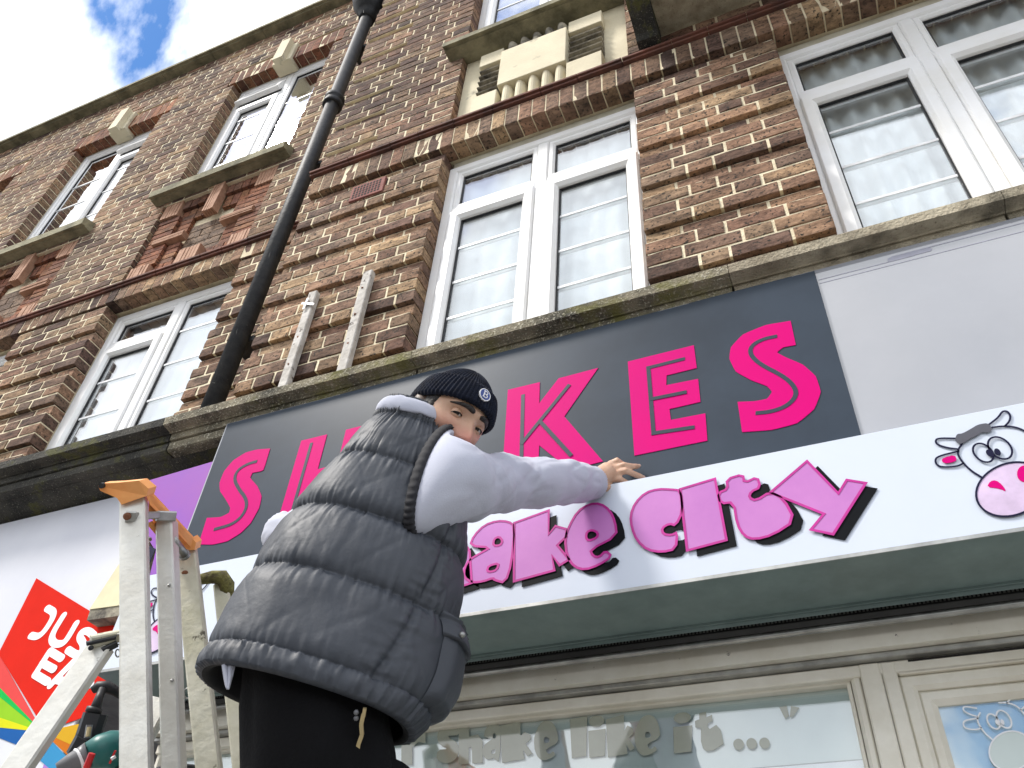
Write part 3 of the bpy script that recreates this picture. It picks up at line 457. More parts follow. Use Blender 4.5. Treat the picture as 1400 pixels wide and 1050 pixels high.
def curtain(x0, x1, z0, z1, y, label, amp=.022, folds=None, head=.0, seed=1):
    r = random.Random(seed); nx = int((x1 - x0) / .008); nz = 26; v = []; f = []; folds = folds or (x1 - x0) / .075
    for k in range(nz + 1):
        t = k / nz
        for i in range(nx + 1):
            s = i / nx; x = x0 + s * (x1 - x0); a = amp * (.55 + .45 * (1 - t))
            yv = y + a * math.sin(2 * PI * folds * s + 1.3 * math.sin(5 * s + seed)) + .012 * noise.noise((x * 7, t * 2, seed))
            zz = z0 + t * (z1 - z0) + (head * max(0, math.sin(2 * PI * folds * s + 1.3 * math.sin(5 * s + seed))) - head) * (t > .96)
            v.append((x, yv, zz))
    f = [(k * (nx + 1) + i, k * (nx + 1) + i + 1, (k + 1) * (nx + 1) + i + 1, (k + 1) * (nx + 1) + i) for k in range(nz) for i in range(nx)]
    o = meshobj('net_curtain', v, f, M['curtain'], None, True)
    sm = o.modifiers.new('thickness', 'SOLIDIFY'); sm.thickness = .0015
    return tag(o, label, 'curtain', 'net curtains behind the first-floor windows')
# ---------------------------------------------------------------- building with the projecting bay
YB, YL = 2.06, 2.28
bay = tag(empty('brick_building', (-.2, YB, -1.4)), 'dark brick shop building with channelled brickwork, standing proud of its neighbour', 'building')
Wb = Wall(); cb = .0759; L0 = 2.500; XC = -2.41; XR = 2.6
OC = (-1.533, -.479, 2.16, 4.031); OR = (.2045, 1.92, 2.16, 4.031)
Wb.lay(YB, XC, XR, L0 - 6 * cb, 26, cb, [OC, OR], lambda j: [(XC, XR, .021)] if (j - 6) % 4 == 3 else [], ph=.05)
zt_ = L0 + 20 * cb
Wb.soldiers(YB - .012, XC, XR, zt_ + .012, zt_ + .012 + .176, .0772)
ZS = 4.213
st_ = MB()
x = XC - .02
while x < XR:
    l_ = random.uniform(.16, .28)
    for a, b, q in ((ZS, ZS + .017, .028), (ZS + .0185, ZS + .036, .040)): st_.box(x, min(x + l_, XR) - .003, YB - q + random.uniform(-.002, .002), YB + .15, a, b, .002)
    x += l_
st_.obj('string_course', M['tile'], bay)
ZU = 4.2545
PAN = (-1.533, -.494, ZU, 5.09); UW = (-1.533, -.479, 5.09, 6.8)
Wb.lay(YB, XC, XR, ZU, 49, cb, [PAN, UW, (-.36, XR, 4.45, 7.9)], lambda j: [(XC, -2.03, .020)] if j % 4 == 2 else [], ph=.02)
Wb.build(bay, 300)
top_ = MB(); top_.box(XC - .02, XR, YB - .08, YB + .4, ZU + 49 * cb + .001, ZU + 49 * cb + .06, .006); top_.obj('parapet_coping', M['sillstone'], bay)
wy = 2.15
window(bay, -1.533, -.450, 2.17, 4.027, wy, ['tb', 'tb'], [-.990], 'white plastic window with two small lights over two casements', 3.56, (2.745, 2.99, 3.245), head=.068)
window(bay, .185, 1.93, 2.17, 4.027, wy, ['tb', 'tb', 'tb'], [.757, 1.36], 'wide white plastic window with net curtain', 3.56, (2.745, 2.99, 3.245), head=.068)
curtain(-1.52, -.47, 2.1, 4.03, wy + .10, 'net curtain behind the white window below the cream stone panel', .012, 9, .06, 3)
curtain(.24, 1.9, 2.1, 3.985, wy + .10, 'gathered net curtain in the wide window at the right edge', .026, 17, .05, 5)
window(bay, -1.533, -.450, 5.16, 6.75, wy, ['tb', 'tb'], [-.990], 'white window above the cream stone panel', 6.3, (5.6, 5.9))
sl_ = MB(); sl_.prof([(1.955, 5.092), (1.955, 5.14), (1.965, 5.152), (2.16, 5.175), (2.16, 5.092), (1.985, 5.092), (1.98, 5.10), (1.97, 5.10), (1.966, 5.092)], -1.63, -.38); sl_.obj('window_sill', M['sillstone'], bay)
# cream stone relief between the floors
sp = MB(); yp = 2.115
sp.box(-1.53, -.497, yp, yp + .15, ZU, 5.09); so_ = sp.obj('stone_panel', M['stone'], bay)
def rel(a, b, c, d, pr, nm='raised_block', m_='stone'):
    q = MB(); q.box(a, b, yp - pr, yp - .001, c, d, .003); return q.obj(nm, M[m_], so_)
rel(-1.245, -.835, 4.475, 4.885, .085); 
rel(-1.40, -1.248, 4.845, 4.985, .06); rel(-.832, -.63, 4.845, 4.985, .06)
rel(-1.40, -1.248, 4.285, 4.455, .075); rel(-.832, -.63, 4.285, 4.455, .075)
for xa, xb in ((-1.395, -1.253), (-.827, -.635)):
    for k in range(6):
        q = MB(); za = 4.462 + k * .064; q.prof([(yp - .001, za), (yp - .052, za + .006), (yp - .056, za + .012), (yp - .02, za + .050), (yp - .001, za + .052)], xa, xb); q.obj('louvre', M['sootstone'], so_)
for zc, hh in ((4.275, .20), (4.885, .12)):
    for k in range(5):
        xa = -1.235 + k * .0795; q = MB(); n = 10
        pr = [(xa + .0375 - .0365 * math.cos(PI * i / n), yp - .001 - .07 * math.sin(PI * i / n)) for i in range(n + 1)]
        v = [(a, b, zc + (.02 * (1 - math.sin(PI * i / n)) if zc < 4.5 else 0)) for i, (a, b) in enumerate(pr)] + [(a, b, zc + hh) for a, b in pr]
        q.add(v, [(i, i + 1, n + 2 + i, n + 1 + i) for i in range(n)] + [tuple(range(n + 1))[::-1], tuple(range(n + 1, 2 * n + 2))]); q.obj('flute', M['sootstone' if zc > 4.5 else 'stone'], so_)
# air brick
ab = MB(); ax0, ax1, az0, az1 = -2.085, -1.872, 3.805, 3.945
ab.box(ax0, ax1, YB - .010, YB + .02, az0, az1, .003); ao = ab.obj('air_brick', M['terracotta'], bay)
hl = MB(); 
for i in range(9):
    for k in range(5):
        xx = ax0 + .018 + i * .0198; zz = az0 + .018 + k * .0225; hl.box(xx, xx + .012, YB - .0112, YB - .004, zz, zz + .014)
hl.obj('vent_holes', M['dark'], ao)
# concrete canopy and its console at top right
cn = MB(); cn.prof([(YB + .05, 4.43), (1.35, 4.40), (1.35, 4.62), (YB + .05, 4.66)], -.31, 2.6)
cn.obj('concrete_canopy', M['paleconc'], bay)
br = MB(); pr = [(YB + .02, 4.275), (1.985, 4.275), (1.965, 4.31), (1.90, 4.34), (1.78, 4.38), (1.55, 4.395), (1.34, 4.40), (1.34, 4.66), (YB + .02, 4.66)]
br.prof(pr, -.425, -.312); br.obj('canopy_console', M['darkconc'], bay)
# ---------------------------------------------------------------- ledge over the shops
def ledge(root, x0, x1, m_, nm):
    q = MB(); q.prof([(1.79, 2.103), (1.787, 2.140), (1.795, 2.149), (2.30, 2.215), (2.30, 2.10), (1.845, 2.098), (1.835, 2.094), (1.832, 2.099)], x0, x1); o = q.obj('ledge', M[m_], root)
    q = MB(); q.prof([(1.846, 2.066), (1.843, 2.0975), (2.28, 2.0975), (2.28, 2.066)], x0 + .003, x1 - .003); q.obj('ledge_fascia', M[m_], root)
    q = MB(); q.prof([(1.852, 2.022), (1.852, 2.058), (1.860, 2.0655), (2.28, 2.0655), (2.28, 2.018), (1.862, 2.018)], x0 + .003, x1 - .003); q.obj('ledge_moulding', M[m_], root)
for a, b, m_ in ((-2.41, -1.29, 'concrete'), (-1.288, -.16, 'concrete'), (-.158, .62, 'paleconc'), (.622, 2.6, 'paleconc')): ledge(bay, a, b, m_, '')
# ---------------------------------------------------------------- neighbouring building, set back
ter = tag(empty('neighbour_building', (-4.4, YL, -1.4)), 'set-back brown brick building with flat parapet, left of the black drainpipe', 'building')
Wl = Wall(); cl = .0764; XA = -8.2; XB = -2.41
L1 = 3.749 - 6 * 4 * cl / 1.0
lowz = L1 + 0; nlow = 27
SP = 1.845
lows = [(-4.088 - k * SP, -3.026 - k * SP, 2.10, 3.98) for k in range(3)]
Wl.lay(YL, XA, XB, L1, nlow, cl, lows, lambda j: [(XA, XB, .021)] if j % 4 == 3 else [], ph=.03, jt=.0025)
zb_ = L1 + nlow * cl
Wl.soldiers(YL - .012, XA, XB, zb_ + .008, zb_ + .138, .0772)
zs = zb_ + .140
sc_ = MB(); x = XA
while x < XB - .02:
    l_ = random.uniform(.16, .28)
    for a, b, q in ((zs, zs + .017, .026), (zs + .0185, zs + .036, .038)): sc_.box(x, min(x + l_, XB) - .003, YL - q + random.uniform(-.002, .002), YL + .15, a, b, .002)
    x += l_
sc_.obj('string_course', M['tile'], ter)
zu = zs + .0375; nup = 47
ups = [(-4.092 - k * SP, -3.055 - k * SP, 5.22, 6.943) for k in range(3)]
orn = [(-4.085 - k * SP, -3.065 - k * SP, zu - .05, 5.10) for k in range(3)]
arch = [(-4.17 - k * SP, -2.975 - k * SP, 6.943, 7.165) for k in range(3)]
Wl.lay(YL, XA, XB, zu, nup, cl, ups + orn + arch, None, ph=.06, jt=.0035)
for k in range(3):
    a, b = -4.17 - k * SP, -2.975 - k * SP
    Wl.soldiers(YL, a, b, 6.943, 7.163, .0775, 'red')
# ornamental recessed brick panels below the upper windows
tiles = []
def tiles_v(x0, x1, z0, z1, y, n):
    p = (x1 - x0) / n
    for i in range(n): tiles.append((x0 + i * p + .002, x0 + (i + 1) * p - .002, y + random.uniform(0, .006), y + .06, z0, z1))
def tiles_h(x0, x1, z0, z1, y, n):
    p = (z1 - z0) / n
    for i in range(n): tiles.append((x0, x1, y + random.uniform(0, .006), y + .06, z0 + i * p + .002, z0 + (i + 1) * p - .002))
for k in range(2):
    a, b = -4.085 - k * SP, -3.065 - k * SP; z0, z1 = zu, 5.10; y1, y2, y3 = YL + .028, YL + .052, YL + .075
    Wl.back.box(a, b, YL + .085, YL + .2, z0, z1)
    for sx, dr in ((a + .012, 1), (b - .012, -1)):           # outer and inner columns
        nb = 10; ch_ = (z1 - .20 - z0 - .20) / nb
        for j in range(nb):
            q = sorted((sx, sx + dr * .185)); Wl.brick(q[0], q[1], z0 + .20 + j * ch_ + .004, z0 + .20 + (j + 1) * ch_ - .004, y1, .055, 'red')
            q = sorted((sx + dr * .195, sx + dr * .305))
            if not 4 <= j <= 5: Wl.brick(q[0], q[1], z0 + .20 + j * ch_ + .004, z0 + .20 + (j + 1) * ch_ - .004, y2, .035, 'red')
        q = sorted((sx + dr * .07, sx + dr * .34)); tiles_h(q[0], q[1], z0 + .20 + 4.1 * ch_, z0 + .20 + 5.2 * ch_, YL + .004, 4)
        q = sorted((sx, sx + dr * .16)); tiles_v(q[0], q[1], z1 - .195, z1 - .01, YL + .008, 6); tiles_v(q[0], q[1], z0 + .01, z0 + .195, YL + .008, 6)
    c_ = (a + b) / 2
    tiles_v(c_ - .05, c_ + .05, z1 - .33, z1 - .01, YL - .012, 5); tiles_v(c_ - .09, c_ + .09, z0 + .01, z0 + .22, YL + .004, 6)
    for q0, q1 in ((a + .18, c_ - .055), (c_ + .055, b - .18)):
        n = 4; p = (q1 - q0) / n
        for i in range(n):
            Wl.brick(q0 + i * p + .004, q0 + (i + 1) * p - .004, z1 - .125, z1 - .01, y1, .05, 'red'); Wl.brick(q0 + i * p + .004, q0 + (i + 1) * p - .004, z1 - .26, z1 - .132, y2, .03, 'red')
    for q0, q1 in ((a + .18, c_ - .095), (c_ + .095, b - .18)):
        n = 3; p = (q1 - q0) / n
        for i in range(n): Wl.brick(q0 + i * p + .004, q0 + (i + 1) * p - .004, z0 + .01, z0 + .12, y1, .05, 'red'); Wl.brick(q0 + i * p + .004, q0 + (i + 1) * p - .004, z0 + .125, z0 + .21, y2, .03, 'red')
    gz = z0 + .22; n = int((z1 - .27 - gz) / cl)
    for j in range(n):
        xx = a + .325 - (.1 if j % 2 else 0); 
        while xx < b - .325:
            p, r = max(xx, a + .325), min(xx + .21, b - .325)
            if r - p > .03: Wl.brick(p, r, gz + j * cl + .004, gz + (j + 1) * cl - .004, y3, .012, 'grey')
            xx += .22
Wl.build(ter, 300)
tl = MB()
for t in tiles: tl.box(*t, .0015)
tl.obj('tile_stacks', M['paletile'], ter)['kind'] = 'stuff'
wl = 2.385
lab = ['white window beside the drainpipe, sill hidden by the ledge', 'white window at the far left edge', None]
for k in range(2):
    a, b = -4.088 - k * SP, -3.0 - k * SP
    window(ter, a, b, 2.16, 3.985, wl, ['tb', 'full'], [(a + b) / 2 + .01], lab[k], 3.665, (3.375 if False else 3.64, 3.355, 3.07, 2.79), head=.02)
for k in range(3):
    a, b = -4.092 - k * SP, -3.03 - k * SP
    if k == 1: window(ter, a, b, 5.26, 6.94, wl, ['full', 'tb'], [(a + b) / 2 + .005], 'white window with its small top light open', 6.62, (6.4, 6.05, 5.7), open_top=1)
    else: window(ter, a, b, 5.26, 6.94, wl, ['tb', 'full'], [(a + b) / 2 + .005], None, 6.62, (6.4, 6.05, 5.7), open_top=0 if k == 0 else None)
    q = MB(); c_ = (a + b) / 2 - .012; q.prof([(2.19, 5.105), (2.185, 5.17), (2.19, 5.178), (2.40, 5.262), (2.40, 5.105), (2.225, 5.105), (2.22, 5.112), (2.21, 5.112), (2.206, 5.105)], a - .085, b + .05); q.obj('window_sill', M['sillstone'], ter)
    q = MB(); q.box(c_ - .095, c_ + .095, YL - .025, YL + .1, 6.90, 7.20, .004); q.prof([(YL - .075, 6.875), (YL - .075, 7.225), (YL - .0255, 7.225), (YL - .0255, 6.875)], c_ - .05, c_ + .05); q.obj('keystone', M['stone'], ter)
curtain(-4.05, -3.06, 2.1, 3.98, wl + .10, 'net curtain behind the window beside the drainpipe', .012, 8, .03, 8)
ztop = zu + nup * cl
cp = MB()
x = XA
while x < XB + 1.2:
    cp.prof([(YL - .10, ztop + .012), (YL - .10, ztop + .050), (YL - .09, ztop + .056), (YL + .35, ztop + .11), (YL + .35, ztop + .004), (YL - .07, ztop + .004), (YL - .075, ztop + .014), (YL - .09, ztop + .014)], x, x + .595); x += .6
cp.obj('parapet_coping', M['sillstone'], ter)
for a, b in ((-8.2, -6.2), (-6.198, -4.1), (-4.098, -2.412)): ledge(ter, a, b, 'darkconc', '')
sf = MB(); sf.box(-8.2, -2.1, 2.02, 2.29, 1.96, 2.017); sf.prof([(1.90, 2.016), (2.02, 1.985), (2.02, 2.016)], -8.2, -2.12); sf.obj('ledge_soffit', M['darkconc'], ter)
# ---------------------------------------------------------------- drainpipe
dp = tag(empty('drainpipe', (-2.60, 2.12, 2.2)), 'black cast iron drainpipe with hopper head, running down between the two buildings', 'drainpipe')
q = MB(); q.tube([(-2.585, 2.125, 2.16), (-2.585, 2.125, 6.68)], .048, 24); q.obj('pipe', M['pipe'], dp, True)
for zc in (5.33,):
    q = MB(); q.tube([(-2.585, 2.125, zc - .055), (-2.585, 2.125, zc - .05), (-2.585, 2.125, zc - .02), (-2.585, 2.125, zc - .012), (-2.585, 2.125, zc + .012), (-2.585, 2.125, zc + .02), (-2.585, 2.125, zc + .05), (-2.585, 2.125, zc + .055)], [.06, .068, .068, .062, .062, .070, .070, .056], 24); q.obj('collar', M['pipe'], dp, True)
q = MB(); q.tube([(-2.585, 2.125, 6.62), (-2.585, 2.125, 6.70), (-2.585, 2.12, 6.74), (-2.585, 2.10, 6.80), (-2.585, 2.08, 6.90), (-2.585, 2.08, 7.10), (-2.585, 2.08, 7.12), (-2.585, 2.08, 7.18)], [.062, .066, .09, .125, .14, .15, .17, .17], 24); q.obj('hopper', M['pipe'], dp, True)
for zc in (3.0, 4.6, 6.2):
    q = MB(); q.box(-2.65, -2.52, 2.15, YL - .001, zc - .02, zc + .02, .004); q.obj('bracket', M['pipe'], dp)
# ---------------------------------------------------------------- battens on the wall
for i, (a, b, c, d, lb) in enumerate(((-2.118, -2.070, 2.30, 3.045, 'shorter flaky white timber batten fixed to the bricks, nearer the drainpipe'), (-1.822, -1.772, 2.30, 3.075, 'taller flaky white timber batten fixed to the bricks, nearer the window'))):
    q = MB(); n = 9
    for k in range(n): pass
    q.box(a, b, YB - .037, YB - .003, c, d, .004); o = q.obj('wooden_batten', M['flakywood']); tag(o, lb, 'batten', 'timber battens on the brick wall')
    for v in o.data.vertices: v.co.x += .003 * noise.noise((v.co.z * 9, i, 0)); v.co.y += .002 * noise.noise((v.co.z * 12, i, 4))
    for k in range(3):
        zc = c + .25 + k * .2 + random.uniform(-.04, .04); s_ = MB(); s_.tube([((a + b) / 2 + random.uniform(-.008, .008), YB - .0385, zc), ((a + b) / 2, YB - .036, zc)], .005, 10); s_.obj('screw', M['rust'], o)
    if i == 0:
        s_ = MB(); zc = 2.93; s_.bar((a - .012, YB - .045, zc + .03), (b + .016, YB - .045, zc - .005), (0, 0, 1), .012, .005); s_.bar((a + .01, YB - .046, zc - .02), (a + .02, YB - .05, zc + .05), (1, 0, 0), .010, .004); s_.obj('torn_tape', M['letterwhite'], o)
# ---------------------------------------------------------------- fascia, signs, shutter box
YG = 1.828
fb = MB(); fb.box(-2.12, 2.6, 1.838, 1.853, 1.33, 2.068, .002)
pf = tag(fb.obj('fascia_board', M['fascia']), 'blank glossy pale grey fascia board right of the grey sign panel', 'fascia board')
for a, b, z in ((.09, .36, 2.018), (.09, 2.5, 2.002), (.3, 2.5, 2.036)):
    q = MB(); q.box(a, b, 1.8372, 1.8385, z, z + .0025); q.obj('scored_line', M['oldglue'], pf)
q = MB(); stroke(q, [(.295, 2.0275), (.40, 2.0275)], .016, 1.8371, .001); q.obj('old_adhesive', M['oldglue'], pf)
pb = MB(); plate(pb, [[(-2.450, 1.885), (-2.1, 1.905), (-2.06, 1.36), (-2.225, 1.37), (-2.254, 1.533), (-2.34, 1.62)]], 1.858, .008)
pbo = tag(pb.obj('purple_board', M['purple']), 'strip of purple sign board peeking out left of the grey panel', 'sign board')
q = MB(); plate(q, [[(-2.325, 1.58), (-2.256, 1.541), (-2.258, 1.45), (-2.30, 1.43)]], 1.855, .002); q.obj('navy_patch', M['navyink'], pbo)
gp = MB(); gp.box(-2.105, .0857, 1.830, 1.8365, 1.375, 2.0565, .001)
for v, z in (((-1.6, -.4), 2.0568), ((-.3, .02), 2.0568)): gp.box(v[0], v[1], 1.8345, 1.845, z, z + .006)
sign = tag(gp.obj('shop_sign', M['signgrey']), 'slate grey sign panel with big hot pink inline capitals', 'shop sign')
def letter(root, loops, inl, w_, mt, nm='letter', y=YG, sm=False):
    q = MB(); plate(q, [chaikin(l, 2) if sm else l for l in loops], y, .002); o = q.obj(nm, M[mt], root)
    for ii, s_ in enumerate(inl):
        r = MB(); y_ = y - .0012 - .0007 * ii
        if len(s_) > 6: stroke(r, s_, w_, y_, .001, cap=False)
        else:
            for i, (a, b) in enumerate(zip(s_, s_[1:])):
                d = (Vector(b) - Vector(a)).normalized() * w_ * .5; stroke(r, [Vector(a) - d, Vector(b) + d], w_, y_ - .0002 * i, .001, cap=False)
        r.obj('inline', M['signgrey'], o)
    return o
def sharp(p, keep):
    """rounds a glyph outline except at the corners listed in keep"""
    q = []; L = len(p)
    for i in range(L):
        a, b, c = p[i - 1], p[i], p[(i + 1) % L]
        if i in keep: q.append(b)
        else: q += [(b[0] * .72 + a[0] * .28, b[1] * .72 + a[1] * .28), (b[0] * .93 + a[0] * .035 + c[0] * .035, b[1] * .93 + a[1] * .035 + c[1] * .035), (b[0] * .72 + c[0] * .28, b[1] * .72 + c[1] * .28)]
    return q
IW = .0125
letter(sign, [sharp(GLY['S1'][0], (0, 11, 12, 21))], [chaikin(GLY['S1i'][0], 2, False)], IW, 'pink')
hx = sum(p[0] for p in GLY['Hs'][0][:1]); 
H0, H1, zb0, zb1 = -1.714, -1.42, 1.490, 1.868
letter(sign, [[(H0, zb1), (H0 + .108, zb1), (H0 + .108, 1.715), (H1 - .108, 1.715), (H1 - .108, zb1), (H1, zb1), (H1, zb0), (H1 - .108, zb0), (H1 - .108, 1.625), (H0 + .108, 1.625), (H0 + .108, zb0), (H0, zb0)]], [[(H0 + .05, zb1 - .03), (H0 + .05, zb0)], [(H1 - .05, zb1 - .03), (H1 - .05, zb0)]], IW, 'pink')
A0 = -1.335
letter(sign, [[(A0 + .115, zb1), (A0 + .205, zb1), (A0 + .32, zb0), (A0 + .22, zb0), (A0 + .20, 1.565), (A0 + .12, 1.565), (A0 + .10, zb0), (A0, zb0)], [(A0 + .16, 1.77), (A0 + .135, 1.64), (A0 + .185, 1.64)]], [], IW, 'pink')
letter(sign, GLY['K'], GLY['Ki'], IW, 'pink'); letter(sign, GLY['E'], GLY['Ei'], IW, 'pink')
letter(sign, [sharp(GLY['S2'][0], (0, 11, 12, 22))], [chaikin(GLY['S2i'][0], 2, False)], IW, 'pink')
# shutter box
YX = 1.748; BX0, BX1 = -2.175, 2.6
sb = MB(); sb.prof([(YX + .002, 1.031), (YX + .002, 1.348), (YX + .006, 1.352), (1.829, 1.352), (1.829, 1.0325), (1.957, 1.0325), (1.957, 1.031)], BX0, BX1)
box = tag(empty('shutter_box', (.2, YX, 1.03)), 'long white shutter box with pink bubble lettering and a cow face', 'shutter box')
q = MB(); q.box(BX0, BX1, YX + .002, 1.8285, 1.034, 1.352, .003); q.obj('front', M['boxwhite'], box)
q = MB(); q.prof([(YX + .002, 1.0275), (YX + .002, 1.033), (1.957, 1.033), (1.957, 1.022), (1.951, 1.022), (1.951, 1.0275)], BX0, BX1); q.obj('soffit', M['soffit'], box)
q = MB(); q.box(BX0, BX1, YX - .0005, YX + .0015, 1.0265, 1.0365, .0008); q.obj('edge_trim', M['steel'], box)
q = MB(); q.box(BX0, BX1, 1.958, 2.06, 1.06, 1.20); q.obj('slot', M['slot'], box)
q = MB(); q.prof([(1.960, 1.012), (1.958, 1.020), (1.958, 1.06), (1.965, 1.06), (1.965, 1.020)], BX0, BX1); q.obj('guide_lip', M['soffit'], box)
q = MB(); q.prof([(1.985, 1.000), (1.980, 1.012), (1.984, 1.03), (1.998, 1.055), (2.012, 1.055), (2.002, 1.03), (1.998, 1.012), (2.0, 1.0)], BX0 + .05, BX1); sl_o = q.obj('shutter_slat', M['slat'], box)
hv = MB(); n = 0
xx = BX0 + .07
while xx < 1.2:
    hv.box(xx, xx + .0045, 1.9805, 1.9835, 1.0175, 1.0245); xx += .0088
hv.obj('perforations', M['steel'], sl_o)['kind'] = 'stuff'
q = MB(); q.tube([(BX0 + .05, 1.995, .994), (BX1, 1.995, .994)], .0085, 12); q.obj('bottom_rail', M['steel'], box, True)
GS, LW = .0095, None
def bubble(root, loops, corners=False):
    q = MB(); off = (.0215, -.0185)
    lp = [chaikin(l, 1) if not corners else l for l in loops]
    plate(q, [[(a + off[0], b + off[1]) for a, b in l] for l in lp], YX - .0012, .001); sh = q
    q2 = MB(); plate(q2, lp, YX - .0026, .001); o = q2.obj('letter', M['orchid'], root)
    sh.obj('letter_shadow', M['ink'], o)
    r = MB()
    for l in lp: stroke(r, l, .0062, YX - .0036, .0008, True)
    r.obj('letter_outline', M['magenta'], o)
for g, cr in (('S', 0), ('h', 1), ('a', 0), ('k', 1), ('e', 0), ('c', 0), ('I', 1), ('t', 0), ('y', 1)): bubble(box, GLY[g], cr)
def cow(root, fx, lw, y, ink='navyink', flat=None):
    def P_(k): return [fx(p) for p in COW[k]]
    q = MB(); plate(q, [chaikin(P_('muz'), 1)], y - .0012, .0008); o = q.obj('cow_emblem', M[flat or 'muzzle'], root)
    if flat: q = MB()
    r = MB()
    for k, c in (('hornl', 0), ('earl', 0), ('head', 0), ('top', 0), ('hornr', 0), ('earr', 0)): stroke(r, chaikin(P_(k), 2, False), lw, y - .0012, .0008)
    for k in ('eyel', 'eyer', 'muz'): stroke(r, P_(k), lw, y - .0024, .0008, True)
    for k in ('pupl', 'pupr'): plate(r, [P_(k)], y - .003, .0008)
    r.obj('cow_lines', M[ink], o)
    if not flat:
        r = MB(); plate(r, [chaikin(P_('hair'), 2)], y - .003, .0008); r.obj('cow_fringe', M['greyink'], o)
        for k, nm in (('earp', 'cow_ear'), ('nosl', 'cow_nostril'), ('nosr', 'cow_nostril')):
            r = MB(); plate(r, [chaikin(P_(k), 1)], y - .0022, .0008); r.obj(nm, M['pink'], o)
    return o
cow(box, lambda p: p, .0042, YX)
cow(box, lambda p: (p[0] - 2.30, p[1]), .0042, YX)
# ---------------------------------------------------------------- shopfront
sf_ = tag(empty('shopfront', (-.2, 2.09, -1.4)), 'cream framed shopfront with frosted lettered window and door', 'shopfront')
q = MB(); q.prof([(2.035, .952), (2.032, 1.008), (2.045, 1.018), (2.10, 1.02), (2.10, .952)], BX0, BX1); q.obj('trim_strip', M['strip'], sf_)
q = MB(); q.box(BX0, BX1, 2.058, 2.12, .938, .9515, .002); q.obj('head_lip', M['steel'], sf_)
q = MB(); q.box(BX0, BX1, 2.082, 2.15, .908, .9375, .003); hd = q.obj('head_rail', M['cream'], sf_)
def frame_ring(a, b, c, d, wd, y0, y1, nm, mt='cream', bev=.008):
    q = MB()
    mring(q, a, b, c, d, wd, y0, y1, bev)
    return q.obj(nm, M[mt], sf_)
frame_ring(-2.17, -.052, -.9, .9375, .022, 2.088, 2.15, 'window_frame')
frame_ring(-2.146, -.076, -.88, .914, .010, 2.104, 2.14, 'glazing_bead', 'cream', .003)
q = MB(); q.box(-.0505, -.004, 2.078, 2.15, -1.4, .9370, .004); q.obj('post', M['cream'], sf_)
q = MB(); q.box(-.0025, .030, 2.080, 2.15, -1.4, .9368, .004); q.obj('post', M['cream'], sf_)
q = MB(); q.box(.0315, 2.6, 2.084, 2.15, .905, .9366, .004); q.obj('door_head', M['cream'], sf_)
q = MB(); q.box(-.06, .07, 2.151, 2.16, -1.4, .93); q.obj('post_backing', M['cream'], sf_)
q = MB(); q.box(.06, 2.6, 2.0795, 2.0835, .930, .9345); q.obj('painted_shadow_line', M['dark'], sf_)  # solid near-black strip paints a shadow line across the door head
frame_ring(.0305, 1.10, -1.38, .9045, .034, 2.096, 2.15, 'door_frame', 'cream', .009)
frame_ring(.0635, 1.066, -1.33, .8705, .034, 2.108, 2.155, 'door', 'cream', .012)
q = MB(); q.box(-2.15, -.078, 2.124, 2.130, -.87, .905); q.obj('pane', M['glass'], sf_)
q = MB(); q.box(.096, 1.036, 2.124, 2.130, -1.3, .842); q.obj('pane', M['glass'], sf_)
q = MB(); q.box(-2.155, -.074, 2.131, 2.134, .740, .9045); fl = q.obj('frosted_film', M['film'], sf_); fl['label'] = 'frosted band of window film behind the cut letters'
q = MB(); q.box(-2.155, -.074, 2.131, 2.134, .690, .737); q.obj('film_band', M['letterwhite'], sf_)
q = MB(); q.box(.098, 1.034, 2.131, 2.134, -1.2, .838); q.obj('door_film', M['film'], sf_)
q = MB(); q.box(-2.17, 2.6, 2.6, 2.62, -1.4, 1.0); q.obj('shop_interior', M['room'], sf_)
q = MB(); q.box(-2.175, 2.6, 2.021, 2.30, 1.021, 1.9); q.obj('lintel', M['dark'], sf_)
# glyphs of the window lettering in unit boxes
UN = {'r': [[(0, 0), (.45, 0), (.45, .5), (.7, .65), (1, .6), (1, 1), (.7, 1), (.42, .85), (.4, 1), (0, 1)]],
      's': [[(1, .82), (.85, 1), (.45, 1), (.08, .85), (.02, .62), (.2, .45), (.55, .36), (.05, .36), (.0, .1), (.4, 0), (.8, .05), (1, .25), (.95, .5), (.6, .62), (.5, .7), (.95, .68)]],
      'h': [[(0, 0), (.42, 0), (.42, .4), (.55, .42), (.57, 0), (1, 0), (1, .55), (.8, .75), (.45, .7), (.42, 1), (0, 1)]],
      'l': [[(.12, 0), (.95, .03), (1, 1), (0, .95)]], 'i': [[(.1, 0), (.95, .02), (.98, .66), (.05, .64)]]}
def unit(loops):
    a = [p for l in loops for p in l]; x0, x1 = min(p[0] for p in a), max(p[0] for p in a); z0, z1 = min(p[1] for p in a), max(p[1] for p in a)
    return [[((p[0] - x0) / (x1 - x0), (p[1] - z0) / (z1 - z0)) for p in l] for l in loops]
for g in 'aket': UN[g] = unit(GLY[g])
for ch, q4 in WTXT:
    (ax_, az_), (bx_, bz_), (cx_, cz_), (dx_, dz_) = q4
    def mp_(p):
        u, v = p; return ((1 - v) * ((1 - u) * ax_ + u * bx_) + v * ((1 - u) * dx_ + u * cx_), (1 - v) * ((1 - u) * az_ + u * bz_) + v * ((1 - u) * dz_ + u * cz_))
    q = MB(); plate(q, [chaikin([mp_(p) for p in l], 1) if ch in 'se' else [mp_(p) for p in l] for l in UN[ch]], 2.1232, .0006)
    if ch == 'i': plate(q, [[mp_((.5 + .42 * math.cos(t), .86 + .14 * math.sin(t))) for t in [2 * PI * k / 20 for k in range(20)]]], 2.1232, .0006)
    q.obj('cut_letter', M['cutglass'], fl)
